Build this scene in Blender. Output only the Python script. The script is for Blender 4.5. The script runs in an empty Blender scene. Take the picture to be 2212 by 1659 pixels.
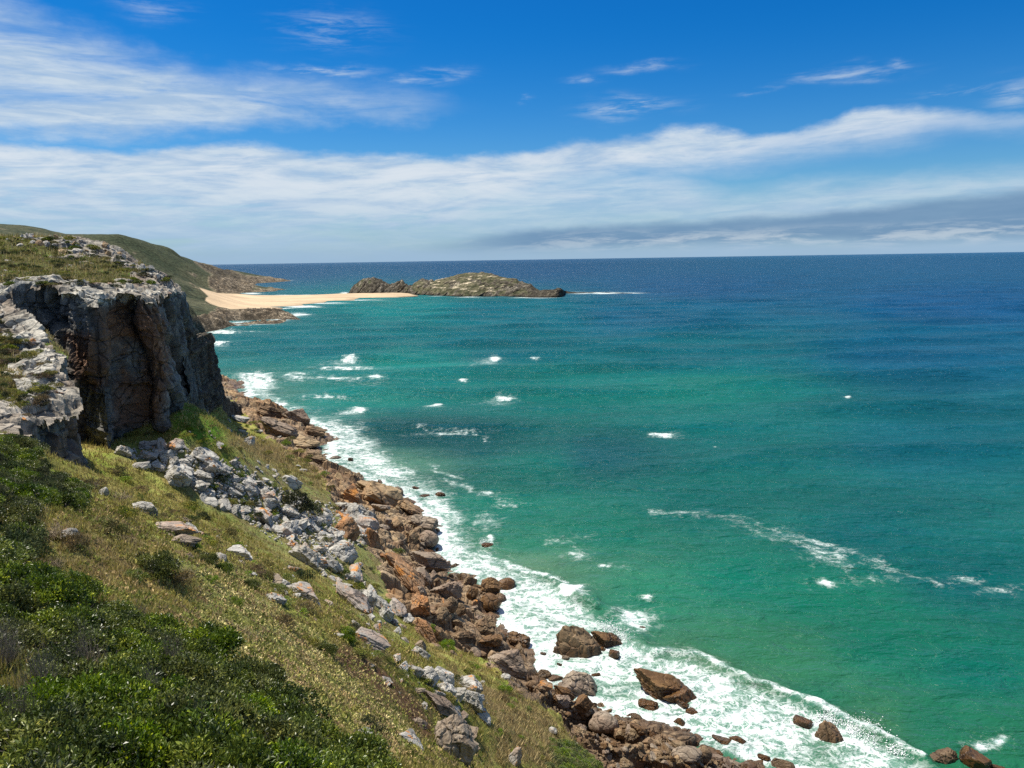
import bpy, math, random
import numpy as np
from mathutils import Matrix, Vector
R = math.radians
rng = np.random.default_rng(7)
random.seed(7)
scene = bpy.context.scene
COL = scene.collection

# ---------------------------------------------------------------- camera
CAM = np.array([0.0, 0.0, 60.0])
FPX, W0, H0 = 1609.0, 2212.0, 1659.0          # focal length and frame in survey units
TH, RO = R(9.5), R(0.9)
_F = np.array([0, math.cos(TH), -math.sin(TH)])
_R0 = np.array([1.0, 0, 0]); _U0 = np.array([0, math.sin(TH), math.cos(TH)])
_Rt = _R0 * math.cos(RO) - _U0 * math.sin(RO)
_Up = _U0 * math.cos(RO) + _R0 * math.sin(RO)
cd = bpy.data.cameras.new('camera'); cam = bpy.data.objects.new('camera', cd); COL.objects.link(cam)
cd.sensor_width = 36; cd.lens = 36 * FPX / W0; cd.clip_start = 0.1; cd.clip_end = 200000
cam.matrix_world = Matrix([[_Rt[0], _Up[0], -_F[0], CAM[0]], [_Rt[1], _Up[1], -_F[1], CAM[1]],
                           [_Rt[2], _Up[2], -_F[2], CAM[2]], [0, 0, 0, 1]])
scene.camera = cam
scene.render.resolution_x, scene.render.resolution_y = 1024, 768
scene.view_settings.view_transform = 'Standard'; scene.view_settings.look = 'None'
scene.view_settings.exposure = 0.48; scene.view_settings.gamma = 1.0
scene.cycles.max_bounces = 6; scene.cycles.diffuse_bounces = 3; scene.cycles.glossy_bounces = 3
scene.cycles.caustics_reflective = False; scene.cycles.caustics_refractive = False
scene.cycles.use_denoising = False
scene.cycles.sample_clamp_direct = 1.4; scene.cycles.sample_clamp_indirect = 1.5

# ---------------------------------------------------------------- sun
SUN_EL, SUN_AZ = R(67), R(-64)                 # azimuth from +Y towards +X
sun_dir = Vector((math.sin(SUN_AZ) * math.cos(SUN_EL), math.cos(SUN_AZ) * math.cos(SUN_EL), math.sin(SUN_EL)))
sl = bpy.data.lights.new('sun', 'SUN'); sl.energy = 5.0; sl.angle = R(0.5); sl.color = (1.0, 0.935, 0.83)
so = bpy.data.objects.new('sun', sl); COL.objects.link(so)
so.rotation_euler = sun_dir.to_track_quat('Z', 'Y').to_euler(); so.location = (-60, 40, 160)

# ---------------------------------------------------------------- node helper
class NT:
    def __init__(s, tree):
        s.t = tree; tree.nodes.clear()
    def n(s, typ, **kw):
        nd = s.t.nodes.new(typ)
        ins = kw.pop('ins', {})
        for k, v in kw.items(): setattr(nd, k, v)
        for k, v in ins.items(): s.set(nd, k, v)
        return nd
    def set(s, nd, k, v):
        sock = nd.inputs[k]
        if isinstance(v, bpy.types.NodeSocket): s.t.links.new(v, sock)
        elif isinstance(v, bpy.types.Node): s.t.links.new(v.outputs[0], sock)
        else: sock.default_value = v
    def m(s, op, a, b=0.0, c=0.0, clamp=False):
        nd = s.t.nodes.new('ShaderNodeMath'); nd.operation = op; nd.use_clamp = clamp
        s.set(nd, 0, a); s.set(nd, 1, b); s.set(nd, 2, c); return nd.outputs[0]
    def vm(s, op, a, b=(0, 0, 0)):
        nd = s.t.nodes.new('ShaderNodeVectorMath'); nd.operation = op
        s.set(nd, 0, a); s.set(nd, 1, b); return nd.outputs[0]
    def ss(s, x, lo, hi, a=0.0, b=1.0):
        nd = s.t.nodes.new('ShaderNodeMapRange'); nd.interpolation_type = 'SMOOTHSTEP'
        s.set(nd, 0, x); s.set(nd, 1, lo); s.set(nd, 2, hi); s.set(nd, 3, a); s.set(nd, 4, b); return nd.outputs[0]
    def mix(s, f, a, b, blend='MIX'):
        nd = s.t.nodes.new('ShaderNodeMix'); nd.data_type = 'RGBA'; nd.blend_type = blend
        s.set(nd, 0, f)
        for k, v in ((6, a), (7, b)):
            if isinstance(v, (tuple, list)) and len(v) == 3: v = (*v, 1)
            s.set(nd, k, v)
        return nd.outputs[2]
    def noise(s, vec, scale, detail=4, rough=0.55, dist=0.0, out=0):
        nd = s.t.nodes.new('ShaderNodeTexNoise')
        if vec is not None: s.set(nd, 'Vector', vec)
        s.set(nd, 'Scale', scale); s.set(nd, 'Detail', detail); s.set(nd, 'Roughness', rough); s.set(nd, 'Distortion', dist)
        return nd.outputs[out]
    def voro(s, vec, scale, feature='F1', rnd=1.0, out=0):
        nd = s.t.nodes.new('ShaderNodeTexVoronoi'); nd.feature = feature
        if vec is not None: s.set(nd, 'Vector', vec)
        s.set(nd, 'Scale', scale); s.set(nd, 'Randomness', rnd)
        return nd.outputs[out]
    def xyz(s, x, y, z=0.0):
        nd = s.t.nodes.new('ShaderNodeCombineXYZ'); s.set(nd, 0, x); s.set(nd, 1, y); s.set(nd, 2, z); return nd.outputs[0]
    def curve(s, x, pts, x0, x1, y0, y1):
        """piecewise curve through pts of (x, y)"""
        mr = s.t.nodes.new('ShaderNodeMapRange'); s.set(mr, 0, x); s.set(mr, 1, x0); s.set(mr, 2, x1)
        fc = s.t.nodes.new('ShaderNodeFloatCurve'); cv = fc.mapping.curves[0]
        q = [((a - x0) / (x1 - x0), (b - y0) / (y1 - y0)) for a, b in pts]
        cv.points[0].location = q[0]; cv.points[1].location = q[-1]
        for p in q[1:-1]: cv.points.new(*p)
        fc.mapping.update(); s.t.links.new(mr.outputs[0], fc.inputs['Value'])
        return s.m('MULTIPLY_ADD', fc.outputs[0], y1 - y0, y0)

# ---------------------------------------------------------------- survey maths
def ray(u, v):
    u = np.asarray(u, float); v = np.asarray(v, float)
    return _F * FPX + _Rt * (u - W0 / 2)[..., None] + _Up * (H0 / 2 - v)[..., None]
def P(u, v, y=None, z=None):
    d = ray(u, v)
    t = y / d[1] if y is not None else (z - CAM[2]) / d[2]
    return CAM + d * t
def proj(p):
    p = np.asarray(p, float); d = p - CAM
    w = d @ _F; w = np.where(np.abs(w) < 1e-6, 1e-6, w)
    return W0 / 2 + FPX * (d @ _Rt) / w, H0 / 2 - FPX * (d @ _Up) / w, w

# ---------------------------------------------------------------- sky with procedural cloud bands
def build_world():
    w = bpy.data.worlds.new('World'); scene.world = w; w.use_nodes = True
    T = NT(w.node_tree)
    out = T.n('ShaderNodeOutputWorld'); bg = T.n('ShaderNodeBackground')
    T.t.links.new(bg.outputs[0], out.inputs[0])
    sky = T.n('ShaderNodeTexSky'); sky.sky_type = 'NISHITA'; sky.sun_disc = False
    sky.sun_elevation = SUN_EL; sky.sun_rotation = SUN_AZ % (2 * math.pi)
    sky.altitude = 60; sky.air_density = 1.0; sky.dust_density = 0.6; sky.ozone_density = 2.2
    tc = T.n('ShaderNodeTexCoord').outputs['Generated']
    sp = T.n('ShaderNodeSeparateXYZ', ins={0: tc})
    x, y, z = sp.outputs[0], sp.outputs[1], sp.outputs[2]
    az = T.m('MULTIPLY', T.m('ARCTAN2', x, y), 180 / math.pi)
    el = T.m('MULTIPLY', T.m('ARCSINE', z), 180 / math.pi)
    base = T.n('ShaderNodeHueSaturation', ins={'Saturation': 1.42, 'Value': 1.0, 'Color': sky.outputs[0]}).outputs[0]
    up = T.ss(el, 3.0, 17.0)
    base = T.mix(1.0, base, T.mix(up, (0.55, 0.88, 1.16), (0.10, 0.74, 1.12)), 'MULTIPLY')
    # noise coordinates: stretched sideways, streaks lean up to the right
    elw = T.m('MULTIPLY_ADD', az, -0.02, el)
    c1 = T.xyz(T.m('MULTIPLY', az, 0.10), T.m('MULTIPLY', elw, 0.62))
    n_big = T.noise(T.xyz(T.m('MULTIPLY', az, 0.05), T.m('MULTIPLY', elw, 0.22), 3.1), 1.0, 4, 0.55)
    n_st = T.noise(c1, 1.0, 9, 0.62, 0.5)
    n_fi = T.noise(T.xyz(T.m('MULTIPLY', az, 0.22), T.m('MULTIPLY', elw, 1.5), 7.7), 1.0, 8, 0.65, 0.4)
    n_ed = T.noise(T.xyz(T.m('MULTIPLY', az, 0.16), T.m('MULTIPLY', el, 0.35), 5.5), 1.0, 8, 0.6)
    wob = T.m('MULTIPLY_ADD', T.m('SUBTRACT', n_ed, 0.5), 2.4, el)     # ragged edges
    # main band
    top = T.curve(az, CL_TOP, -60, 60, -4, 30); bot = T.curve(az, CL_BOT, -60, 60, -4, 30)
    d_top = T.m('SUBTRACT', top, wob); d_bot = T.m('SUBTRACT', wob, bot)
    band = T.m('MULTIPLY', T.ss(d_top, -0.35, 0.5), T.ss(d_bot, -0.5, 2.6))
    core = T.m('MULTIPLY', T.ss(d_top, -0.2, 0.9), T.ss(d_top, 6.5, 1.0))
    dens = T.m('MULTIPLY', band, T.m('ADD', T.ss(n_st, 0.28, 0.60, 0.48, 1.0), T.m('MULTIPLY', core, 0.30), clamp=True))
    # veil filling the sky down to the horizon
    veil = T.m('MULTIPLY', T.ss(T.m('SUBTRACT', T.curve(az, V_TOP, -60, 60, -4, 30), wob), -0.1, 2.4), T.ss(n_st, 0.25, 0.75, 0.62, 0.95))
    # upper left sheet
    ltop = T.curve(az, L_TOP, -60, 60, -4, 34)
    lbot = T.curve(az, L_BOT, -60, 60, -4, 34)
    wl = T.m('MULTIPLY_ADD', T.m('SUBTRACT', n_ed, 0.5), 4.0, el)
    left = T.m('MULTIPLY', T.ss(T.m('SUBTRACT', ltop, wl), -0.8, 2.6), T.ss(T.m('SUBTRACT', wl, lbot), -0.6, 1.4))
    left = T.m('MULTIPLY', left, T.m('MULTIPLY', T.ss(n_st, 0.28, 0.56, 0.30, 1.0), T.ss(az, -4.0, -24.0, 0.55, 1.0)))
    # loose wisps
    wisp = None
    for a0, e0, sa, se, k in WISPS:
        da = T.m('DIVIDE', T.m('SUBTRACT', az, a0), sa)
        de = T.m('DIVIDE', T.m('SUBTRACT', wob, e0), se)
        g = T.m('EXPONENT', T.m('MULTIPLY', T.m('ADD', T.m('MULTIPLY', da, da), T.m('MULTIPLY', de, de)), -1.0))
        g = T.m('MULTIPLY', g, k)
        wisp = g if wisp is None else T.m('MAXIMUM', wisp, g)
    wisp = T.m('MULTIPLY', wisp, T.ss(n_fi, 0.40, 0.66))
    d = T.m('MAXIMUM', T.m('MAXIMUM', dens, veil), T.m('MAXIMUM', left, wisp))
    # cloud shading: bright streaks, bluish translucent body
    body = T.mix(T.ss(n_fi, 0.35, 0.68), (4.1, 5.6, 7.5), (6.3, 7.3, 8.2))
    bright = T.mix(T.m('MULTIPLY', T.ss(n_st, 0.42, 0.62), core), body, (7.4, 8.0, 8.6))
    lowmix = T.ss(el, 5.5, 0.0)
    bright = T.mix(T.m('MULTIPLY', lowmix, 0.85), bright, (3.6, 5.3, 7.2))
    col = T.mix(T.m('MULTIPLY', d, 0.93), base, bright)
    # slate coloured bank low on the right, pale rim over it and warm fair cloud under it
    dtop = T.curve(az, D_TOP, -60, 60, -2, 10)
    dbot = T.curve(az, D_BOT, -60, 60, -2, 10)
    w2 = T.m('MULTIPLY_ADD', T.m('SUBTRACT', n_ed, 0.5), 1.2, el)
    dk = T.m('MULTIPLY', T.ss(T.m('SUBTRACT', dtop, w2), -0.12, 0.75), T.ss(T.m('SUBTRACT', w2, dbot), -0.7, 0.5))
    dk = T.m('MULTIPLY', dk, T.ss(az, -9.0, 3.0))
    col = T.mix(T.m('MULTIPLY', dk, T.ss(n_st, 0.2, 0.7, 0.85, 1.0)), col, T.mix(n_fi, (1.5, 2.8, 4.5), (2.0, 3.4, 5.2)))
    fair = T.m('MULTIPLY', T.m('MULTIPLY', T.ss(w2, 0.25, 0.9), T.ss(w2, 2.3, 1.2)), T.m('MULTIPLY', T.ss(az, -6, 10), T.ss(n_fi, 0.42, 0.62)))
    col = T.mix(T.m('MULTIPLY', fair, 0.7), col, (5.5, 6.4, 7.2))
    col = T.mix(T.m('MULTIPLY', T.ss(el, 24.0, 44.0), 0.55), col, T.mix(n_st, (3.6, 4.3, 5.0), (5.4, 5.7, 5.9)))   # unseen pale cloud above the view, added to take the blue out of shadows
    hz = T.ss(el, 1.3, 0.1)
    col = T.mix(T.m('MULTIPLY', hz, 0.75), col, (3.4, 5.0, 6.8))
    bg.inputs['Strength'].default_value = 0.071
    T.t.links.new(col, bg.inputs['Color'])
def sky_pts(px, lo, hi):
    """surveyed cloud outline to (azimuth, elevation) in degrees"""
    r = []
    for u, v in px:
        d = ray(u, v); d = d / np.linalg.norm(d); r.append((math.degrees(math.atan2(d[0], d[1])), math.degrees(math.asin(d[2]))))
    return [(-60, lo)] + r + [(60, hi)]
CL_TOP = sky_pts([(0, 305), (250, 318), (500, 312), (700, 332), (830, 335), (1080, 338), (1200, 318), (1300, 305), (1440, 290), (1560, 280), (1650, 295), (1800, 262), (1860, 230), (1960, 228), (2080, 240), (2212, 250)], 8, 8)
CL_BOT = sky_pts([(0, 620), (900, 560), (1100, 470), (1300, 425), (1500, 398), (1700, 365), (1900, 335), (2050, 305), (2130, 298), (2212, 300)], 0, 8)
V_TOP = sky_pts([(0, 315), (500, 320), (830, 345), (1200, 345), (1400, 350), (1600, 385), (1700, 372), (1900, 362), (2050, 352), (2212, 343)], 8, 5)
L_TOP = sky_pts([(0, -30), (130, 30), (230, 62), (330, 96), (450, 138), (700, 150), (850, 178), (980, 212), (1010, 226)], 24, 8)
L_BOT = sky_pts([(0, 302), (300, 288), (520, 282), (700, 270), (880, 266), (990, 230), (1010, 222)], 8, 12)
D_TOP = sky_pts([(820, 552), (900, 530), (1000, 510), (1100, 493), (1300, 480), (1600, 463), (1800, 450), (2000, 425), (2212, 402)], 0.3, 6)
D_BOT = sky_pts([(820, 560), (1100, 541), (1400, 526), (1700, 517), (2212, 508)], 0.1, 2)
WISPS = []
for u_, v_, su_, sv_, k_ in [(720, 68, 80, 24, .55), (690, 148, 85, 9, .9), (960, 160, 45, 10, .6), (880, 178, 60, 8, .5), (1360, 236, 75, 16, .9), (1385, 148, 60, 7, .5), (1820, 158, 85, 12, .6), (2070, 194, 65, 8, .7), (1130, 212, 15, 4, .5), (1640, 192, 40, 6, .4), (1262, 175, 30, 8, .4), (1940, 135, 20, 6, .5), (2195, 200, 40, 26, .6), (330, 20, 60, 14, .35)]:
    (a_, e_), = sky_pts([(u_, v_)], 0, 0)[1:2]; WISPS.append((a_, e_, su_ * 0.0356 * math.cos(R(a_)), sv_ * 0.0356 * math.cos(R(a_)), k_))
build_world()

# ---------------------------------------------------------------- numpy noise
def _h(ix, iy, iz, seed):
    h = (ix.astype(np.uint32) * np.uint32(374761393) + iy.astype(np.uint32) * np.uint32(668265263)
         + iz.astype(np.uint32) * np.uint32(2147483647) + np.uint32((seed * 2654435761) & 0xffffffff))
    h = (h ^ (h >> np.uint32(13))) * np.uint32(1274126177)
    h = (h ^ (h >> np.uint32(16))) * np.uint32(2246822519)
    return h ^ (h >> np.uint32(15))
def rnd3(ix, iy, iz, seed):
    return _h(ix.astype(np.int64), iy.astype(np.int64), iz.astype(np.int64), seed).astype(np.float64) / 4294967296.0
def gnoise(p, seed=0):
    p = np.asarray(p, np.float64); i = np.floor(p).astype(np.int64); f = p - i
    u = f * f * f * (f * (f * 6 - 15) + 10)
    r = np.zeros(len(p))
    for c in range(8):
        o = ((c >> 2) & 1, (c >> 1) & 1, c & 1)
        h = _h(i[:, 0] + o[0], i[:, 1] + o[1], i[:, 2] + o[2], seed)
        gx = ((h & np.uint32(1023)).astype(np.float64) / 511.5 - 1)
        gy = (((h >> np.uint32(10)) & np.uint32(1023)).astype(np.float64) / 511.5 - 1)
        gz = (((h >> np.uint32(20)) & np.uint32(1023)).astype(np.float64) / 511.5 - 1)
        w = (u[:, 0] if o[0] else 1 - u[:, 0]) * (u[:, 1] if o[1] else 1 - u[:, 1]) * (u[:, 2] if o[2] else 1 - u[:, 2])
        r += w * (gx * (f[:, 0] - o[0]) + gy * (f[:, 1] - o[1]) + gz * (f[:, 2] - o[2]))
    return r * 1.3
def fbm(p, octs=4, seed=0, gain=0.5, ridged=False):
    r = 0; a = 1.0; q = np.array(p, float); s = 0
    for k in range(octs):
        n = gnoise(q, seed + k * 17)
        r = r + a * ((1 - 2 * np.abs(n)) if ridged else n); s += a
        a *= gain; q = q * 2.03 + 11.7
    return r / s
def worley(p, seed=0):
    """F1, F2 and a random value for the nearest cell"""
    p = np.asarray(p, float); i = np.floor(p).astype(np.int64)
    f1 = np.full(len(p), 9.0); f2 = np.full(len(p), 9.0); val = np.zeros(len(p))
    for dx in (-1, 0, 1):
        for dy in (-1, 0, 1):
            for dz in (-1, 0, 1):
                c = i + (dx, dy, dz)
                h = _h(c[:, 0], c[:, 1], c[:, 2], seed)
                q = np.stack([(h & np.uint32(1023)) / 1023.0, ((h >> np.uint32(10)) & np.uint32(1023)) / 1023.0, ((h >> np.uint32(20)) & np.uint32(1023)) / 1023.0], 1)
                d = np.sqrt((((c + 0.1 + 0.8 * q) - p) ** 2).sum(1))
                v = ((h * np.uint32(747796405)) >> np.uint32(8)).astype(float) / 16777216.0
                near = d < f1
                f2 = np.where(near, f1, np.minimum(f2, d)); val = np.where(near, v, val); f1 = np.where(near, d, f1)
    return f1, f2, val
def sstep(x, a, b):
    t = np.clip((x - a) / (b - a), 0, 1); return t * t * (3 - 2 * t)
def inpoly(px, py, poly):
    r = np.zeros(px.shape, bool); n = len(poly); j = n - 1
    for i in range(n):
        xi, yi = poly[i]; xj, yj = poly[j]
        if yi != yj:
            c = ((yi > py) != (yj > py)) & (px < (xj - xi) * (py - yi) / (yj - yi) + xi)
            r ^= c
        j = i
    return r
def seg_dist(px, py, line):
    d = np.full(px.shape, 1e9)
    for (ax, ay), (bx, by) in zip(line[:-1], line[1:]):
        vx, vy = bx - ax, by - ay
        t = np.clip(((px - ax) * vx + (py - ay) * vy) / (vx * vx + vy * vy + 1e-9), 0, 1)
        d = np.minimum(d, np.hypot(px - ax - t * vx, py - ay - t * vy))
    return d
def softpoly(px, py, poly, w):
    """1 inside, 0 outside, blended over w"""
    d = seg_dist(px, py, list(poly) + [poly[0]])
    return sstep(np.where(inpoly(px, py, poly), d, -d), -w, w)

class RBF:
    def __init__(s, pts, c=5.0, smooth=0.25):
        pts = np.array(pts, float); s.xy = pts[:, :2]; s.c = c; n = len(pts)
        s.mu = s.xy.mean(0)
        K = s.k(s.xy) + smooth * np.eye(n)
        A = np.zeros((n + 3, n + 3)); A[:n, :n] = K
        Q = np.c_[np.ones(n), (s.xy - s.mu) / 100]; A[:n, n:] = Q; A[n:, :n] = Q.T
        s.w = np.linalg.solve(A, np.r_[pts[:, 2], 0, 0, 0])
    def k(s, q):
        return -np.sqrt(((q[:, None, :] - s.xy[None]) ** 2).sum(2) + s.c ** 2)
    def __call__(s, x, y):
        q = np.stack([np.ravel(x), np.ravel(y)], 1).astype(float); r = np.empty(len(q)); n = len(s.xy)
        for a in range(0, len(q), 100000):
            b = q[a:a + 100000]
            r[a:a + 100000] = s.k(b) @ s.w[:n] + s.w[n] + ((b - s.mu) / 100) @ s.w[n + 1:]
        return r.reshape(np.shape(x))

# ---------------------------------------------------------------- mesh helpers
def tag(o, label=None, cat=None, group=None, kind=None):
    for k, v in (('label', label), ('category', cat), ('group', group), ('kind', kind)):
        if v is not None: o[k] = v
    return o
def mesh_np(name, verts, faces, mat=None, attrs=None, smooth=True, fattr=None):
    """faces: (n, 3) or (n, 4) int array"""
    me = bpy.data.meshes.new(name)
    verts = np.asarray(verts, np.float32); faces = np.asarray(faces, np.int32)
    nv, nf, k = len(verts), len(faces), faces.shape[1]
    me.vertices.add(nv); me.vertices.foreach_set('co', verts.ravel())
    me.loops.add(nf * k); me.loops.foreach_set('vertex_index', faces.ravel())
    me.polygons.add(nf); me.polygons.foreach_set('loop_start', np.arange(0, nf * k, k, dtype=np.int32))
    me.polygons.foreach_set('loop_total', np.full(nf, k, np.int32))
    me.update(calc_edges=True)
    me.polygons.foreach_set('use_smooth', np.full(nf, bool(smooth)))
    for an, dat in (attrs or {}).items():
        dat = np.asarray(dat, np.float32)
        if dat.ndim == 1:
            a = me.attributes.new(an, 'FLOAT', 'POINT'); a.data.foreach_set('value', dat)
        else:
            a = me.attributes.new(an, 'FLOAT_COLOR', 'POINT')
            if dat.shape[1] == 3: dat = np.c_[dat, np.ones(len(dat), np.float32)]
            a.data.foreach_set('color', dat.ravel())
    if mat is not None: me.materials.append(mat)
    return me
def link(name, me, parent=None, loc=(0, 0, 0), rot=(0, 0, 0), scale=(1, 1, 1)):
    o = bpy.data.objects.new(name, me); COL.objects.link(o)
    o.location = loc; o.rotation_euler = rot; o.scale = scale
    if parent is not None: o.parent = parent
    return o
def grid_faces(nr, nc, keep=None):
    a = np.arange(nr * nc).reshape(nr, nc)
    f = np.stack([a[:-1, :-1].ravel(), a[:-1, 1:].ravel(), a[1:, 1:].ravel(), a[1:, :-1].ravel()], 1)
    if keep is not None: f = f[keep[f].all(1)]
    return f
def compact(v, f, attrs=None):
    u, inv = np.unique(f, return_inverse=True)
    return v[u], inv.reshape(f.shape), {k: a[u] for k, a in (attrs or {}).items()}

# ---------------------------------------------------------------- materials
def new_mat(name):
    m = bpy.data.materials.new(name); m.use_nodes = True
    T = NT(m.node_tree); out = T.n('ShaderNodeOutputMaterial'); b = T.n('ShaderNodeBsdfPrincipled')
    T.t.links.new(b.outputs[0], out.inputs[0]); return m, T, b
def rock_mat(name, dark, mid, light, stain=None, stain_amt=0.0, orange=0.0, space='Object', s=1.0, rough=0.85, vcol=False, strata=0.0, wet=0.0, bump=1.0):
    m, T, b = new_mat(name)
    tc = T.n('ShaderNodeTexCoord')
    if space == 'Object':
        rn = T.n('ShaderNodeObjectInfo').outputs['Random']
        vec = T.vm('ADD', tc.outputs['Object'], T.xyz(T.m('MULTIPLY', rn, 37.0), T.m('MULTIPLY', rn, 91.0), T.m('MULTIPLY', rn, 53.0)))
    else:
        vec = T.n('ShaderNodeNewGeometry').outputs['Position']; rn = None
    nb = T.noise(vec, 0.45 * s, 3, 0.6)
    nm = T.noise(vec, 1.8 * s, 6, 0.68, 0.4)
    nf = T.noise(vec, 9.0 * s, 7, 0.72)
    f = T.m('ADD', T.m('MULTIPLY', nm, 0.5), T.m('MULTIPLY', nf, 0.5))
    c = T.mix(T.ss(f, 0.30, 0.44), dark, mid)
    c = T.mix(T.ss(f, 0.46, 0.62), c, light)
    if stain is not None:
        c = T.mix(T.m('MULTIPLY', T.ss(T.m('ADD', T.m('MULTIPLY', nb, 0.7), T.m('MULTIPLY', nf, 0.3)), 0.46, 0.60), stain_amt), c, T.mix(nf, tuple(x * 0.6 for x in stain), tuple(min(1, x * 1.35) for x in stain)))
    if rn is not None:
        c = T.mix(T.m('MULTIPLY', rn, 0.35), c, T.mix(1.0, c, (0.62, 0.58, 0.52), 'MULTIPLY'))
    if orange > 0:
        no = T.noise(T.vm('ADD', vec, (31, 7, 3)), 1.1 * s, 7, 0.7)
        nz = T.n('ShaderNodeSeparateXYZ', ins={0: T.n('ShaderNodeNewGeometry').outputs['Normal']}).outputs[2]
        om = T.m('MULTIPLY', T.ss(no, 0.60 - 0.22 * orange, 0.66 - 0.20 * orange), T.ss(nz, -0.3, 0.4, 0.35, 1))
        c = T.mix(om, c, T.mix(nf, (0.42, 0.13, 0.02), (0.60, 0.30, 0.08)))
    # dark joints
    ed = T.voro(T.vm('ADD', vec, T.vm('MULTIPLY', T.noise(vec, 1.2 * s, 3, 0.5, out=1), (1.1, 1.1, 1.1))), 0.75 * s, 'DISTANCE_TO_EDGE')
    jt = T.ss(ed, 0.0, 0.045, 1.0, 0.0)
    c = T.mix(T.m('MULTIPLY', jt, 0.7), c, tuple(x * 0.35 for x in dark))
    if vcol:
        a = T.n('ShaderNodeAttribute', attribute_name='Col').outputs['Color']
        c = T.mix(1.0, c, a, 'MULTIPLY')
    h = T.m('ADD', T.m('MULTIPLY', nm, 0.7), T.m('MULTIPLY', nf, 0.35))
    h = T.m('SUBTRACT', h, T.m('MULTIPLY', jt, 0.25))
    if strata > 0:
        sp = T.n('ShaderNodeSeparateXYZ', ins={0: vec})
        q = T.m('ADD', sp.outputs[2], T.m('ADD', T.m('MULTIPLY', sp.outputs[1], 0.22), T.m('MULTIPLY', nb, 1.2)))
        sw = T.noise(T.xyz(0.0, 0.0, T.m('MULTIPLY', q, 2.2)), 1.0, 6, 0.75)
        h = T.m('ADD', h, T.m('MULTIPLY', sw, strata))
        c = T.mix(T.m('MULTIPLY', T.ss(sw, 0.46, 0.38), 0.6), c, tuple(x * 0.4 for x in dark))
    bp = T.n('ShaderNodeBump', ins={'Strength': 0.8, 'Distance': 0.22 * bump / s, 'Height': h})
    b.inputs['Roughness'].default_value = rough
    b.inputs['Specular IOR Level'].default_value = 0.3
    if wet > 0:
        pz = T.n('ShaderNodeSeparateXYZ', ins={0: T.n('ShaderNodeNewGeometry').outputs['Position']}).outputs[2]
        wm = T.ss(T.m('ADD', pz, T.m('MULTIPLY', nm, 1.5)), 3.1, 1.3)
        c = T.mix(T.m('MULTIPLY', wm, wet), c, T.mix(1.0, c, (0.36, 0.30, 0.25), 'MULTIPLY'))
        T.set(b, 'Roughness', T.m('MULTIPLY_ADD', wm, -0.45, rough))
    T.set(b, 'Base Color', c); T.set(b, 'Normal', bp)
    return m
M = {}
M['grey'] = rock_mat('grey_lichen_rock', (0.075, 0.072, 0.064), (0.38, 0.365, 0.33), (0.66, 0.64, 0.58), (0.17, 0.14, 0.10), 0.35, orange=0.03, s=0.9, bump=0.8)
M['grey_orange'] = rock_mat('grey_rock_with_orange_lichen', (0.07, 0.062, 0.054), (0.34, 0.32, 0.285), (0.62, 0.59, 0.54), (0.30, 0.15, 0.07), 0.5, orange=0.30, s=0.8, bump=0.8)
M['brown'] = rock_mat('brown_shore_rock', (0.045, 0.031, 0.018), (0.185, 0.130, 0.074), (0.36, 0.27, 0.165), (0.17, 0.085, 0.042), 0.5, s=0.7, wet=0.75)
M['darkbrown'] = rock_mat('dark_wet_shore_rock', (0.024, 0.014, 0.007), (0.125, 0.068, 0.027), (0.27, 0.155, 0.062), (0.15, 0.075, 0.025), 0.6, s=0.6, wet=0.65, rough=0.6)
M['tan'] = rock_mat('tan_shore_rock', (0.075, 0.05, 0.028), (0.30, 0.215, 0.12), (0.55, 0.42, 0.255), (0.26, 0.13, 0.06), 0.5, s=0.6, wet=0.7)
M['greybrown'] = rock_mat('grey_brown_shore_rock', (0.065, 0.05, 0.038), (0.24, 0.19, 0.14), (0.43, 0.36, 0.275), (0.18, 0.09, 0.055), 0.4, s=0.8, wet=0.6)
M['rust'] = rock_mat('rust_orange_rock', (0.08, 0.045, 0.025), (0.26, 0.155, 0.085), (0.45, 0.32, 0.20), (0.36, 0.16, 0.055), 0.8, orange=0.30, s=0.8)
M['cliff'] = rock_mat('cliff_rock', (0.05, 0.048, 0.044), (0.165, 0.162, 0.148), (0.34, 0.33, 0.30), (0.13, 0.075, 0.042), 0.25, space='World', s=0.34, vcol=True, strata=0.40, bump=0.6)
M['strata'] = rock_mat('layered_cliff_rock', (0.035, 0.032, 0.028), (0.125, 0.115, 0.10), (0.27, 0.25, 0.215), (0.12, 0.07, 0.04), 0.3, space='World', s=0.34, vcol=True, strata=1.6, bump=0.6)
M['shelf'] = rock_mat('shelf_rock', (0.08, 0.057, 0.033), (0.29, 0.21, 0.125), (0.52, 0.40, 0.25), (0.23, 0.12, 0.06), 0.5, space='World', s=0.42, vcol=True, wet=0.7, strata=0.2, bump=0.8)

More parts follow.
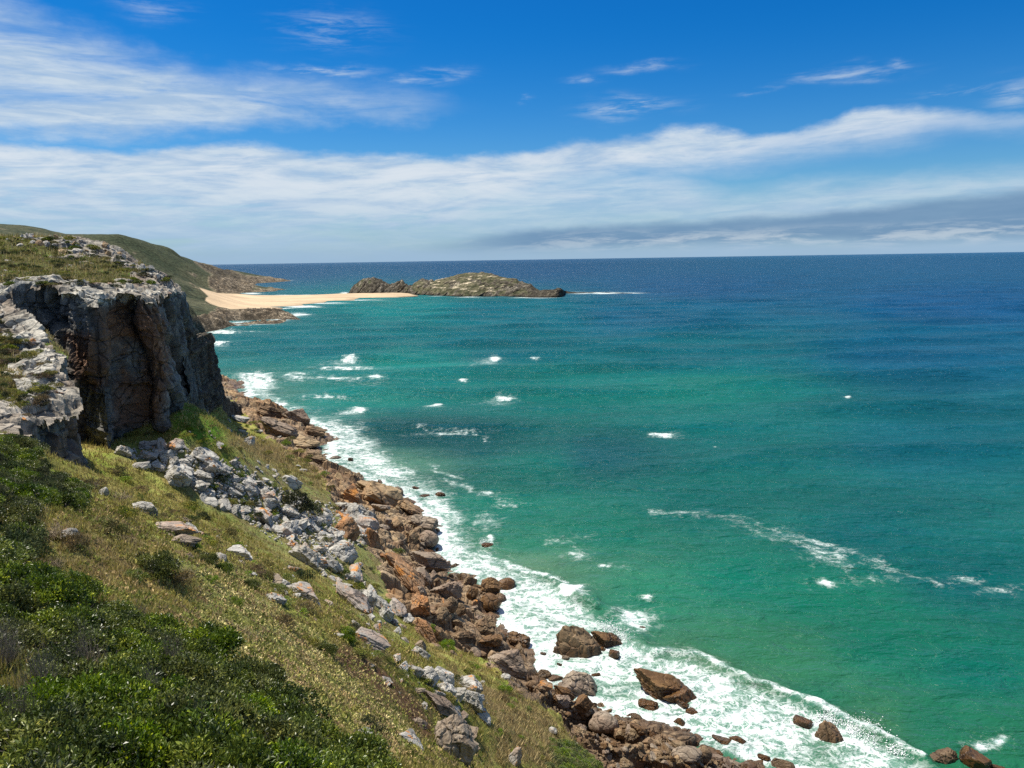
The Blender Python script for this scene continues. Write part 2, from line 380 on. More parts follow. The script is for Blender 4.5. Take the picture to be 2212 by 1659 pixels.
def ground_mat():
    m, T, b = new_mat('slope_ground')
    pos = T.n('ShaderNodeNewGeometry').outputs['Position']
    a = T.n('ShaderNodeAttribute', attribute_name='Col').outputs['Color']
    n1 = T.noise(pos, 0.35, 4, 0.6); n2 = T.noise(pos, 2.2, 6, 0.7); n3 = T.noise(pos, 11.0, 5, 0.7)
    f = T.m('ADD', T.m('MULTIPLY', n1, 0.3), T.m('ADD', T.m('MULTIPLY', n2, 0.35), T.m('MULTIPLY', n3, 0.35)))
    v = T.ss(f, 0.36, 0.64, 0.6, 2.3)
    c = T.mix(1.0, a, T.xyz(v, v, v), 'MULTIPLY')
    c = T.mix(T.ss(n1, 0.42, 0.6, 0.0, 0.5), c, T.mix(1.0, c, (0.62, 1.05, 0.55), 'MULTIPLY'))
    bp = T.n('ShaderNodeBump', ins={'Strength': 1.0, 'Distance': 0.35, 'Height': T.m('ADD', n2, T.m('MULTIPLY', n3, 0.35))})
    T.set(b, 'Base Color', c); T.set(b, 'Normal', bp); b.inputs['Roughness'].default_value = 0.95
    b.inputs['Specular IOR Level'].default_value = 0.1
    return m
M['ground'] = ground_mat()
def far_mat(name, s):
    m, T, b = new_mat(name)
    pos = T.n('ShaderNodeNewGeometry').outputs['Position']
    a = T.n('ShaderNodeAttribute', attribute_name='Col').outputs['Color']
    rk = T.n('ShaderNodeAttribute', attribute_name='rock').outputs['Fac']
    n1 = T.noise(pos, 0.03 * s, 6, 0.65); n2 = T.noise(pos, 0.16 * s, 7, 0.72)
    n3 = T.noise(T.vm('MULTIPLY', pos, (1, 1, 3)), 0.5 * s, 4, 0.7)
    v = T.ss(n2, 0.34, 0.66, 0.45, 1.5)
    c = T.mix(1.0, a, T.xyz(v, v, v), 'MULTIPLY')
    spots = T.m('MULTIPLY', T.ss(T.m('ADD', T.m('MULTIPLY', n2, 0.4), T.m('MULTIPLY', n3, 0.6)), 0.60, 0.50), rk)
    c = T.mix(T.m('MULTIPLY', spots, 0.8), c, (0.028, 0.024, 0.018))
    bp = T.n('ShaderNodeBump', ins={'Strength': 0.9, 'Distance': 2.5 / s, 'Height': T.m('ADD', T.m('MULTIPLY', n2, 1.0), T.m('MULTIPLY', T.m('MULTIPLY', n3, rk), 1.0))})
    T.set(b, 'Base Color', c); T.set(b, 'Normal', bp); b.inputs['Roughness'].default_value = 0.95
    b.inputs['Specular IOR Level'].default_value = 0.1
    return m
M['far'] = far_mat('distant_slope', 1.0); M['isl'] = far_mat('island_rock', 1.1)
def sand_mat():
    m, T, b = new_mat('beach_sand')
    pos = T.n('ShaderNodeNewGeometry').outputs['Position']
    a = T.n('ShaderNodeAttribute', attribute_name='Col').outputs['Color']
    n1 = T.noise(T.vm('MULTIPLY', pos, (0.4, 1.2, 1)), 0.03, 5, 0.6); n2 = T.noise(pos, 0.3, 5, 0.7)
    v = T.ss(T.m('ADD', T.m('MULTIPLY', n1, 0.7), T.m('MULTIPLY', n2, 0.3)), 0.35, 0.65, 0.74, 1.12)
    T.set(b, 'Base Color', T.mix(1.0, a, T.xyz(v, v, v), 'MULTIPLY'))
    T.set(b, 'Normal', T.n('ShaderNodeBump', ins={'Strength': 0.4, 'Distance': 1.0, 'Height': n2}))
    b.inputs['Roughness'].default_value = 0.95
    return m
M['sand'] = sand_mat()
def sea_mat():
    m = bpy.data.materials.new('sea_water'); m.use_nodes = True; T = NT(m.node_tree); out = T.n('ShaderNodeOutputMaterial')
    pos = T.n('ShaderNodeNewGeometry').outputs['Position']
    a = T.n('ShaderNodeAttribute', attribute_name='Col').outputs['Color']
    fo = T.n('ShaderNodeAttribute', attribute_name='foam').outputs['Fac']
    bl = T.n('ShaderNodeAttribute', attribute_name='choppy').outputs['Fac']
    fr = T.n('ShaderNodeAttribute', attribute_name='farness').outputs['Fac']
    rot = T.n('ShaderNodeVectorRotate', ins={'Vector': pos, 'Angle': 0.18}).outputs[0]
    n1 = T.noise(T.vm('MULTIPLY', rot, (0.5, 1.0, 1.0)), 0.26, 5, 0.60, 0.5)
    n2 = T.noise(T.vm('MULTIPLY', pos, (0.6, 1.0, 1.0)), 0.95, 4, 0.60, 0.5)
    n3 = T.noise(T.vm('MULTIPLY', rot, (0.35, 1.0, 1.0)), 0.045, 5, 0.62, 0.3)
    n0 = T.noise(T.vm('MULTIPLY', pos, (0.5, 1.2, 1.0)), 0.018, 4, 0.6)
    h = T.m('ADD', T.m('MULTIPLY', n1, 2.8), T.m('ADD', T.m('MULTIPLY', n2, 0.55), T.m('MULTIPLY', T.m('MULTIPLY', n3, fr), 13.0)))
    bp = T.n('ShaderNodeBump', ins={'Strength': 1.0, 'Distance': 1.0, 'Height': T.m('MULTIPLY', h, bl)}).outputs[0]
    v = T.ss(n0, 0.35, 0.65, 0.85, 1.15)
    c = T.mix(1.0, a, T.xyz(v, v, v), 'MULTIPLY')
    # foam: lace of bubbles over patches
    dv = T.vm('ADD', pos, T.vm('MULTIPLY', T.noise(pos, 0.55, 4, 0.6, out=1), (3.2, 3.2, 0)))
    e1 = T.voro(dv, 0.8, 'DISTANCE_TO_EDGE'); e2 = T.voro(T.vm('ADD', dv, (5, 9, 0)), 2.1, 'DISTANCE_TO_EDGE')
    lace = T.m('MAXIMUM', T.ss(e1, 0.22, 0.0), T.m('MULTIPLY', T.ss(e2, 0.20, 0.0), 0.85))
    pf = T.noise(T.vm('MULTIPLY', dv, (0.7, 1.3, 1.0)), 0.5, 8, 0.72)
    pat = T.m('ADD', T.m('MULTIPLY', lace, 0.46), T.m('MULTIPLY', T.ss(pf, 0.32, 0.64), 0.54))
    fm = T.m('DIVIDE', T.m('ADD', T.m('SUBTRACT', pat, T.m('SUBTRACT', 1.0, fo)), 0.06), 0.42, clamp=True)
    fm = T.m('MULTIPLY', fm, T.ss(fo, 0.25, 0.66, 0.30, 1.0))
    fc = T.mix(T.ss(pf, 0.3, 0.6), (0.42, 0.51, 0.51), (0.70, 0.74, 0.73))
    c = T.mix(T.m('MULTIPLY', T.ss(fo, 0.25, 0.8), 0.72), c, (0.22, 0.37, 0.31))      # churned, aerated water
    c = T.mix(fm, c, fc)
    df = T.n('ShaderNodeBsdfDiffuse', ins={'Color': c, 'Normal': bp})
    gl = T.n('ShaderNodeBsdfGlossy', ins={'Color': (1, 1, 1, 1), 'Roughness': 0.2, 'Normal': bp})
    fz = T.n('ShaderNodeFresnel', ins={'IOR': 1.33, 'Normal': bp}).outputs[0]
    k = T.m('DIVIDE', T.m('MULTIPLY', T.m('POWER', fz, 1.4), 1.0), T.m('MULTIPLY_ADD', fz, 1.1, 1.0))          # a ruffled sea hides most of its grazing mirror
    k = T.m('MULTIPLY', k, T.m('SUBTRACT', 1.0, fm))
    mx = T.n('ShaderNodeMixShader', ins={0: k, 1: df.outputs[0], 2: gl.outputs[0]})
    T.t.links.new(mx.outputs[0], out.inputs[0])
    return m
M['sea'] = sea_mat()

# ---------------------------------------------------------------- ground of the near slope
def pts_of(L):
    r = []
    for e in L:
        if e[0] == 'w': r.append(e[1:4])
        elif e[0] == 'y': r.append(tuple(P(e[1], e[2], y=e[3])))
        else: r.append(tuple(P(e[0], e[1], z=e[2])))
    return r
SHORE_PX = [(2010, 1900), (1850, 1760), (1700, 1665), (1560, 1612), (1440, 1572), (1290, 1532), (1190, 1482), (1150, 1410), (1070, 1330), (1085, 1270), (1000, 1240), (950, 1190), (940, 1130), (860, 1062),
            (800, 1035), (715, 1002), (712, 935), (625, 888), (527, 866), (537, 846), (524, 812), (472, 804), (430, 780), (400, 745)]
SHORE = [tuple(P(u, v, z=0.0)[:2]) for u, v in SHORE_PX]
T1 = [(u, v, 0.2) for u, v in SHORE_PX]
for (x, y) in SHORE[:-5]: T1 += [('w', x + 14, y + 7, -5.0), ('w', x + 40, y + 22, -12.0)]
T1 += [(1290, 1659, 9), (1170, 1500, 9), (940, 1390, 12), (830, 1200, 9.5), (700, 1010, 6), (590, 950, 6.5), (515, 893, 5.5),
       (770, 1090, 6), (880, 1190, 5), (1000, 1330, 5), (1060, 1420, 5), (1250, 1580, 4), (640, 920, 4), (1400, 1640, 3.5),
       (600, 1000, 12), (450, 930, 20), ('y', 250, 945, 106), ('y', 300, 945, 104), ('y', 350, 935, 103), ('y', 388, 905, 106), ('y', 398, 868, 122), ('y', 200, 975, 96), ('y', 150, 1000, 88), ('y', 440, 868, 175), (350, 1000, 32), (450, 1060, 29),
       (560, 1130, 24), (650, 1080, 17), (700, 1200, 19), (800, 1250, 14), (880, 1330, 12), (760, 1300, 20), (540, 960, 14),
       (450, 1190, 40), (380, 1140, 41), (300, 1090, 43), (560, 1230, 35), (650, 1290, 34), (600, 1350, 40), (450, 1250, 45), (480, 1140, 31),
       (800, 1420, 34), (850, 1500, 34), (900, 1600, 34), (1000, 1540, 25), (950, 1450, 20), (1030, 1500, 17), (1150, 1580, 14), (1100, 1480, 12),
       (880, 1400, 20), (1050, 1659, 22), (1250, 1659, 12), (850, 1659, 47), (740, 1560, 46), (640, 1480, 46.5), (400, 1500, 52.3), (100, 1400, 52.8), (0, 1250, 52.5), (0, 1100, 50.5),
       (0, 960, 48), (100, 985, 46), (180, 1060, 44.5), (100, 1230, 49.5), (500, 1400, 49.5), (330, 1330, 50), (240, 1130, 45), (200, 1250, 48.5), (700, 1659, 52),
       ('w', 0, 0, 58.3), ('w', -10, -10, 60), ('w', 10, -10, 54), ('w', 0, 4, 55.5), ('w', -6, 3, 56), ('w', 10, 10, 44), ('w', 10, 22, 34), ('w', 18, 42, 17), ('w', 30, 62, 3), ('w', -20, 0, 58),
       ('w', -90, 110, 34), ('w', -110, 190, 28), ('w', -60, 60, 46), ('w', -90, 60, 46), ('w', -170, 300, 20), ('w', -200, 380, 8), ('w', -180, 260, 30),
       ('w', 40, 20, 2), ('w', 60, 40, -6), ('w', 30, 0, 20)]
T1 += [('w', -90, 300, -6), ('w', -100, 340, -8), ('w', -150, 420, -8), (560, 850, -3), (505, 780, -4), (440, 745, -5), (500, 838, 1.2), (500, 822, 1.2), (480, 850, 3)]
rbf1 = RBF(pts_of(T1), c=4.0)
BOUND = [(480, 850), (500, 872), (530, 905), (590, 950), (640, 985), (690, 1015), (705, 1050), (735, 1110), (790, 1170), (815, 1215), (835, 1290), (880, 1330), (930, 1385), (1010, 1410), (1090, 1465), (1170, 1525), (1235, 1590), (1290, 1659), (1360, 1760)]
ROCKPOLY = BOUND + [(3500, 1760), (3500, 700), (480, 700)]
SCREE = [(235, 965), (330, 945), (400, 955), (480, 1010), (540, 985), (640, 1030), (700, 1060), (760, 1080), (830, 1160), (835, 1240), (860, 1330), (870, 1380), (800, 1360), (740, 1290), (690, 1240), (600, 1200), (520, 1140), (430, 1100), (400, 1060), (340, 1010), (260, 1000)]
SOIL = [(690, 1395), (760, 1400), (830, 1450), (900, 1510), (950, 1560), (930, 1600), (860, 1540), (790, 1500), (730, 1450)]
SOIL2 = [(150, 1110), (260, 1100), (330, 1150), (310, 1230), (230, 1290), (120, 1240)]
STRAW = [(510, 940), (600, 960), (700, 1010), (690, 1060), (640, 1020), (570, 1000), (500, 960)]
STRAW2 = [(960, 1440), (1100, 1480), (1290, 1659), (1050, 1659), (1060, 1560), (980, 1480)]
MAT = [(420, 1220), (560, 1230), (620, 1330), (790, 1440), (900, 1600), (850, 1640), (700, 1560), (520, 1420), (420, 1330)]

def blocks2d(x, y, z, cell, seed, lean=0.5):
    """value per joint-bounded block and distance to its edge (metres)"""
    ca, sa = math.cos(0.55), math.sin(0.55)
    q = np.stack([(x * ca + y * sa) / (cell * 1.7), (-x * sa + y * ca) / cell, np.full(len(x), 0.37 * seed)], 1)
    q[:, :2] += 0.35 * np.stack([gnoise(q * 0.9, seed + 1), gnoise(q * 0.9 + 9, seed + 2)], 1)
    f1, f2, v = worley(q, seed)
    return v, (f2 - f1) * cell, f1
def H1(x, y, full=False):
    x = np.asarray(x, float).ravel(); y = np.asarray(y, float).ravel()
    z = rbf1(x, y)
    p = np.stack([x, y, np.zeros_like(x)], 1)
    u, v, w = proj(np.stack([x, y, z], 1))
    wu = u + 26 * gnoise(p * 0.16, 3) + 12 * gnoise(p * 0.5, 4); wv = v + 20 * gnoise(p * 0.16, 5) + 9 * gnoise(p * 0.5, 6)
    front = w > 1
    rock = softpoly(wu, wv, ROCKPOLY, 9) * front
    rock = np.where(~front & (z < 8), 1.0, rock); rock = np.maximum(rock, sstep(x, 14, 24) * 0 + sstep(z, 5.5, 2.0))
    scree = softpoly(wu, wv, SCREE, 14) * front * (1 - rock)
    z = z + (1 - rock) * (0.8 * fbm(p * 0.13, 3, 11) + 0.28 * fbm(p * 0.7, 3, 12)) * sstep(np.hypot(x, y), 4, 20)
    # jointed rock platform along the water
    m = (rock > 0.02) & (z > -6) & (np.hypot(x, y) > 20)
    e = np.zeros_like(z); ed = np.ones_like(z)
    if m.any():
        a, b, c = blocks2d(x[m], y[m], z[m], 4.6, 21); a2, b2, c2 = blocks2d(x[m], y[m], z[m], 1.7, 22); 
        big = fbm(p[m] * 0.07, 3, 23)
        dd = (a - 0.5) * 2.6 + (a2 - 0.5) * 1.0 + big * 2.0 + 0.25 * fbm(p[m] * 1.1, 3, 24)
        dd -= 1.1 * sstep(b, 0.8, 0.0) + 0.35 * sstep(b2, 0.35, 0.0)
        dd *= 0.35 + 0.65 * sstep(z[m], -0.5, 4.0)
        e[m] = dd; ed[m] = np.minimum(b / 1.2, b2 / 0.5)
    z = z + rock * e
    z = z + scree * 0.5 * fbm(p * 0.8, 3, 31)
    if not full: return z
    return z, rock, scree, u, v, wu, wv, front, ed

def polar(az0, az1, daz, r_steps):
    az = np.arange(az0, az1, daz) * math.pi / 180
    rr = []
    for r0, r1, k in r_steps: rr.append(np.exp(np.arange(math.log(r0), math.log(r1), k)))
    rr = np.concatenate(rr)
    Rr, A = np.meshgrid(rr, az, indexing='ij')
    return (Rr * np.sin(A)).ravel(), (Rr * np.cos(A)).ravel(), len(rr), len(az)

def lerp3(a, b, t):
    return np.atleast_2d(a) * (1 - t[:, None]) + np.atleast_2d(b) * t[:, None]
x, y, nr, nc = polar(-58, 42, 0.11, [(2.0, 30, 0.015), (30, 420, 0.0042)])
z, rock, scree, u, v, wu, wv, front, ed = H1(x, y, True)
p = np.stack([x, y, np.zeros_like(x)], 1)
ng = fbm(p * 0.09, 4, 41); ng2 = fbm(p * 0.5, 3, 42)
C = lerp3((0.15, 0.145, 0.033), (0.25, 0.20, 0.07), sstep(ng + 0.4 * ng2, -0.2, 0.25))
def paint(C, poly, col, w=16, k=1.0):
    t = softpoly(wu, wv, poly, w) * front * k
    return lerp3(C, col, t)
C = paint(C, [(380, 850), (440, 880), (500, 930), (470, 960), (380, 960)], (0.085, 0.13, 0.018), 14)
C = paint(C, STRAW, (0.165, 0.12, 0.055)); C = paint(C, STRAW2, (0.155, 0.11, 0.048), 22, 0.85)
C = paint(C, MAT, (0.17, 0.14, 0.055), 22)
C = paint(C, SOIL, (0.10, 0.055, 0.032), 14); C = paint(C, SOIL2, (0.11, 0.075, 0.045), 20, 0.7)
C = lerp3(C, (0.15, 0.125, 0.065), scree * 0.7)
keep = (z > -9)
f = grid_faces(nr, nc, keep)
rf = rock[f].mean(1) > 0.5
V = np.stack([x, y, z], 1)
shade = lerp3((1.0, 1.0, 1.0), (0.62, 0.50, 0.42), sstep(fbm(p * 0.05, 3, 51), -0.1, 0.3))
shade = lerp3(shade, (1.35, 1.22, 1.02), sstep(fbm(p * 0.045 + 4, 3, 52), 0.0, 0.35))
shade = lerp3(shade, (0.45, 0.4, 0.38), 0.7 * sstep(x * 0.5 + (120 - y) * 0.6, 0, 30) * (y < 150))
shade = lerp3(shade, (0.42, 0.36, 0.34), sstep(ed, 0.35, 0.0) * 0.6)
v1, f1_, a1 = compact(V, f[~rf], {'Col': C})
tag(link('hillside', mesh_np('hillside', v1, f1_, M['ground'], a1)), kind='structure')
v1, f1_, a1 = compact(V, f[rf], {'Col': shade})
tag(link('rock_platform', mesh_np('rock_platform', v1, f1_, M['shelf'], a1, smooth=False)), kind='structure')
GX = (x.reshape(nr, nc), y.reshape(nr, nc), z.reshape(nr, nc))

def ground_hit(us, vs, near=6.0, far=420.0):
    """where the sight line through a surveyed pixel first meets the slope"""
    us = np.asarray(us, float).ravel(); vs = np.asarray(vs, float).ravel()
    d = ray(us, vs); ys = np.exp(np.linspace(math.log(near), math.log(far), 420))
    az = np.arctan2(d[:, 0], d[:, 1]); out = np.full((len(us), 3), np.nan)
    azs = np.arange(-58, 42, 0.11) * math.pi / 180; rr = np.hypot(GX[0][:, 0], GX[1][:, 0])
    ci = np.clip(((az - azs[0]) / (azs[1] - azs[0])).round().astype(int), 0, nc - 1)
    for i in range(len(us)):
        col = GX[2][:, ci[i]]; hr = math.hypot(d[i, 0], d[i, 1]); rz = 60 + rr * d[i, 2] / hr
        k = np.nonzero((col >= rz) & (rr > near))[0]
        if len(k) and k[0] > 0:
            k = k[0]; a0, a1 = rz[k - 1] - col[k - 1], rz[k] - col[k]; t = a0 / (a0 - a1 + 1e-9)
            r_ = rr[k - 1] + t * (rr[k] - rr[k - 1])
            out[i] = (r_ * d[i, 0] / hr, r_ * d[i, 1] / hr, 60 + r_ * d[i, 2] / hr)
    return out
def ground_z(xs, ys):
    """height and normal of the built slope"""
    xs = np.atleast_1d(np.asarray(xs, float)); ys = np.atleast_1d(np.asarray(ys, float))
    rr = np.hypot(GX[0][:, 0], GX[1][:, 0]); r_ = np.hypot(xs, ys); az = np.degrees(np.arctan2(xs, ys))
    ri = np.clip(np.searchsorted(rr, r_) - 1, 0, nr - 2); ci = np.clip(((az + 58) / 0.11).astype(int), 0, nc - 2)
    t = np.clip((r_ - rr[ri]) / (rr[ri + 1] - rr[ri]), 0, 1); s = np.clip((az + 58) / 0.11 - ci, 0, 1); Z = GX[2]
    return (Z[ri, ci] * (1 - t) + Z[ri + 1, ci] * t) * (1 - s) + (Z[ri, ci + 1] * (1 - t) + Z[ri + 1, ci + 1] * t) * s

# ---------------------------------------------------------------- plateau above the cliff
EDGE = [(-60, 1080, 40), (20, 985, 50), (52, 935, 58), (120, 905, 63), (180, 868, 68), (172, 835, 71), (128, 800, 77), (150, 770, 82), (120, 740, 88), (88, 700, 94), (62, 676, 97), (30, 650, 100), (30, 632, 104), (56, 616, 106), (99, 616, 106), (145, 628, 103),
        (185, 652, 100), (212, 664, 99), (216, 652, 102), (240, 645, 106), (281, 643, 108), (306, 655, 108), (332, 664, 107), (342, 648, 117), (366, 632, 132), (392, 642, 148), (396, 664, 158)]
edge3 = np.array([P(a, b, y=c) for a, b, c in EDGE])
T2 = [('y', a, b, c) for a, b, c in EDGE] + [('y', -120, 1120, 36),
     ('y', 0, 700, 92), ('y', 0, 800, 76), ('y', 0, 880, 62), ('y', 60, 800, 76), ('y', 0, 655, 101), ('y', 0, 612, 120), ('y', 150, 608, 122), ('y', 300, 615, 132),
     ('y', 0, 562, 150), ('y', 200, 570, 160), ('y', 100, 590, 138), ('y', 0, 513, 200), ('y', 80, 520, 200), ('y', 150, 514, 205), ('y', 235, 528, 200), ('y', 265, 552, 190), ('y', 300, 575, 182), ('y', 352, 594, 165), ('y', 378, 612, 155),
     ('y', -150, 520, 200), ('y', -150, 700, 90), ('y', -300, 560, 150), ('w', -160, 260, 58), ('w', -110, 280, 52), ('w', -230, 300, 60), ('w', -90, 240, 36), ('w', -72, 200, 42), ('w', -200, 100, 66), ('w', -120, 60, 60)]
rbf2 = RBF(pts_of(T2), c=3.0)
def H2(x, y):
    p = np.stack([x, y, np.zeros_like(x)], 1)
    z = rbf2(x, y) + 0.5 * fbm(p * 0.12, 3, 61)
    u, v, w = proj(np.stack([x, y, z], 1))
    wu = u + 18 * gnoise(p * 0.2, 63) + 9 * gnoise(p * 0.7, 64); wv = v + 10 * gnoise(p * 0.2, 65) + 5 * gnoise(p * 0.7, 66)
    rk = softpoly(wu, wv, [(70, 520), (180, 505), (250, 520), (310, 575), (400, 600), (420, 700), (330, 690), (200, 640), (230, 610), (300, 600), (230, 560), (150, 550)], 7) * 0.9
    rk = np.maximum(rk, softpoly(wu, wv, [(-80, 625), (100, 600), (180, 610), (300, 622), (390, 625), (390, 700), (150, 690), (60, 720), (160, 780), (200, 860), (60, 960), (-60, 1090), (40, 900), (60, 830), (20, 740), (-80, 690)], 9))
    rk = np.maximum(rk, 0.8 * sstep(gnoise(p * 0.09, 67), 0.32, 0.45))
    a, b, c = blocks2d(x, y, z, 3.2, 71); a2, b2, c2 = blocks2d(x, y, z, 1.2, 72)
    dd = (a - 0.45) * 1.3 + (a2 - 0.5) * 0.6 - 0.5 * sstep(b, 0.5, 0.0) - 0.2 * sstep(b2, 0.25, 0)
    z = z + rk * dd + (1 - rk) * (0.25 * fbm(p * 0.8, 3, 73) + 0.1 * gnoise(p * 2.5, 74))
    return z, rk, np.minimum(b, b2 * 2)
x, y, nr2, nc2 = polar(-58, -18, 0.11, [(34, 330, 0.0042)])
inner = [(float(a), float(b)) for a, b, _ in edge3] + [(-78, 172), (-90, 200), (-112, 235), (-150, 280), (-500, 420), (-700, 0), (-60, 20)]
ip = inpoly(x, y, inner)
xi, yi = x[ip], y[ip]
zi, rki, edi = H2(xi, yi)
z = np.full(len(x), -50.0); rk = np.zeros(len(x)); ede = np.zeros(len(x)); z[ip] = zi; rk[ip] = rki; ede[ip] = edi
V = np.stack([x, y, z], 1); p = np.stack([x, y, np.zeros_like(x)], 1)
f = grid_faces(nr2, nc2, ip)
C = lerp3((0.055, 0.075, 0.018), (0.105, 0.105, 0.034), sstep(fbm(p * 0.12, 4, 81), -0.25, 0.3))
C = lerp3(C, (0.12, 0.10, 0.06), sstep(fbm(p * 0.5, 3, 82), 0.15, 0.4) * 0.7)
Cr = lerp3((1.25, 1.16, 1.02), (1.95, 1.82, 1.62), sstep(fbm(p * 0.3, 3, 83), -0.2, 0.3)); Cr = lerp3(Cr, (0.9, 0.66, 0.5), sstep(fbm(p * 0.1, 3, 84), 0.05, 0.3) * 0.6)
Cr = lerp3(Cr, (0.5, 0.5, 0.48), sstep(ede, 0.4, 0) * 0.5)
rf = rk[f].mean(1) > 0.45
v1, f1_, a1 = compact(V, f[~rf], {'Col': C}); tag(link('clifftop_ground', mesh_np('clifftop_ground', v1, f1_, M['ground'], a1)), kind='structure')
v1, f1_, a1 = compact(V, f[rf], {'Col': Cr}); tag(link('clifftop_rock', mesh_np('clifftop_rock', v1, f1_, M['cliff'], a1, smooth=False)), kind='structure')

# ---------------------------------------------------------------- cliff walls
def resample(pts, step):
    pts = np.asarray(pts, float); d = np.r_[0, np.cumsum(np.hypot(*(np.diff(pts[:, :2], axis=0).T)))]
    s = np.arange(0, d[-1], step); return np.stack([np.interp(s, d, pts[:, k]) for k in range(pts.shape[1])], 1), s
def cliff(name, pts, base_fn, step=0.28, cap=5.0, lean=None, seed=0, colour=None, mat='cliff', amp=1.0, strata=0.0, cell=4.5, topz=None):
    q, s = resample(pts, step); n = len(q)
    k = int(1.6 / step); ker = np.ones(2 * k + 1) / (2 * k + 1)
    sm = np.stack([np.convolve(np.pad(q[:, i], k, 'edge'), ker, 'valid') for i in range(2)], 1)
    tan = np.gradient(sm, axis=0); tan /= np.linalg.norm(tan, axis=1)[:, None] + 1e-9
    nrm = np.stack([tan[:, 1], -tan[:, 0]], 1)
    k2 = int(3.5 / step); ker = np.ones(2 * k2 + 1) / (2 * k2 + 1)
    nrm = np.stack([np.convolve(np.pad(nrm[:, i], k2, 'edge'), ker, 'valid') for i in range(2)], 1); nrm /= np.linalg.norm(nrm, axis=1)[:, None] + 1e-9
    top = q[:, 2] if topz is None else topz(q)
    base = base_fn(sm[:, 0] + nrm[:, 0] * 3, sm[:, 1] + nrm[:, 1] * 3) - 2.5
    hgt = np.maximum(top - base, 1.0)
    nv = int(hgt.max() / step); tt = np.linspace(0, 1, nv)
    rows = []; T_ = []
    for t in -np.linspace(1, 0, int(cap / step), endpoint=False):      # cap running inland
        rows.append((sm + nrm * (t * cap), top + 0.35 + 0.0 * t, np.full(n, t)))
    for t in tt:
        off = (0.0 if lean is None else lean(s, t, hgt))
        rows.append((sm + nrm * (off + np.zeros(n))[:, None], top - t * hgt, np.full(n, t)))
    XY = np.concatenate([r[0] for r in rows]); Z = np.concatenate([r[1] for r in rows]); TT = np.concatenate([r[2] for r in rows])
    nrw = len(rows); NN = np.tile(nrm, (nrw, 1))
    if topz is None:
        capm = TT < 0
        zc, _, _ = H2(XY[capm, 0], XY[capm, 1]); bl = np.clip(-TT[capm] * 1.6, 0, 1)
        Z[capm] = Z[capm] * (1 - bl) + (zc - 0.1) * bl
    p = np.stack([XY[:, 0], XY[:, 1], Z], 1)
    warp = 0.55 * np.stack([gnoise(p * 0.22, seed + 1), gnoise(p * 0.22 + 5, seed + 2), gnoise(p * 0.22 + 9, seed + 3)], 1)
    pw = p + warp * 1.6
    f1, f2, v = worley(pw / np.array([cell * 1.5, cell * 1.5, cell * 3.6]) , seed + 4)
    g1, g2, w = worley(pw / np.array([2.6, 2.6, 4.6]), seed + 5)
    h1, h2, w3 = worley(pw / np.array([0.9, 0.9, 1.2]), seed + 6)
    D = (v - 0.5) * 2.6 + (w - 0.5) * 0.9 + (w3 - 0.5) * 0.22 + 1.2 * fbm(p * 0.06, 2, seed + 7) + 0.14 * fbm(p * 0.8, 4, seed + 8)
    D -= 1.3 * sstep(f2 - f1, 0.12, 0.0) + 0.4 * sstep(g2 - g1, 0.1, 0.0)
    if strata:
        lay = (Z + 0.12 * XY[:, 0] + 0.25 * fbm(p * 0.3, 2, seed + 9)); li = np.floor(lay / 0.9)
        lr = rnd3(li, li * 0, li * 0, seed + 10); l2 = np.floor(lay / 3.1); lr2 = rnd3(l2, l2 * 0, l2 * 0, seed + 11)
        fr = lay / 0.9 - li
        D = D * (1 - 0.55 * strata) + strata * ((lr - 0.5) * 1.3 + (lr2 - 0.5) * 2.4 - 0.5 * sstep(np.minimum(fr, 1 - fr), 0.12, 0))
    D = (D - 0.9) * amp
    wall = sstep(TT, -0.03, 0.05)
    wxy = sstep(TT, -0.55, 0.0)
    p[:, :2] += NN * (D * wxy)[:, None]
    p[:, 2] += (1 - wall) * ((w - 0.5) * 0.7 + (w3 - 0.5) * 0.35 + (v - 0.5) * 0.9)
    nb = fbm(p * 0.085, 4, seed + 20); nm = fbm(p * 0.35, 3, seed + 21)
    C = colour(p, np.tile(s, nrw), TT, nb, nm)
    C = lerp3(C, (0.35, 0.35, 0.35), 0.7 * sstep(f2 - f1, 0.10, 0.0) * wall)
    f = grid_faces(nrw, n)[:, ::-1]
    o = link(name, mesh_np(name, p, f, M[mat], {'Col': C}, smooth=False)); tag(o, kind='structure'); return o, p
GREY = (1.0, 1.0, 1.0); BRN = (0.95, 0.56, 0.36); BLU = (0.95, 1.0, 1.02); LIT = (2.0, 1.92, 1.76)  # LIT: lichen-bleached rim rock, with sunlit brightness put into its colour
def col_main(p, s, t, nb, nm):
    u, v, w = proj(p)
    C = lerp3((0.85, 0.87, 0.86), (0.48, 0.46, 0.43), sstep(nm, -0.2, 0.3))
    brown = np.maximum(softpoly(u + 20 * nb, v + 30 * nm, [(210, 660), (350, 650), (375, 790), (345, 905), (250, 930), (245, 800)], 16), softpoly(u + 10 * nm, v + 20 * nb, [(145, 730), (215, 720), (238, 820), (200, 850), (160, 820)], 12))
    brown = np.maximum(brown, softpoly(u + 14 * nm, v, [(110, 900), (185, 880), (180, 1010), (120, 1010)], 10) * 0.6)
    C = lerp3(C, BRN, brown * sstep(nb + nm * 0.5, -0.35, 0.1))
    C = lerp3(C, (0.80, 0.42, 0.22), 0.7 * brown * sstep(nm, 0.15, 0.35))
    C = C * (1 + 0.55 * softpoly(u, v, [(30, 600), (145, 600), (150, 900), (60, 900)], 14))[:, None]  # left stretch of wall brightened in colour, standing in for ambient light
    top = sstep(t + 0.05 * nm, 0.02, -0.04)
    return lerp3(C, LIT, top)
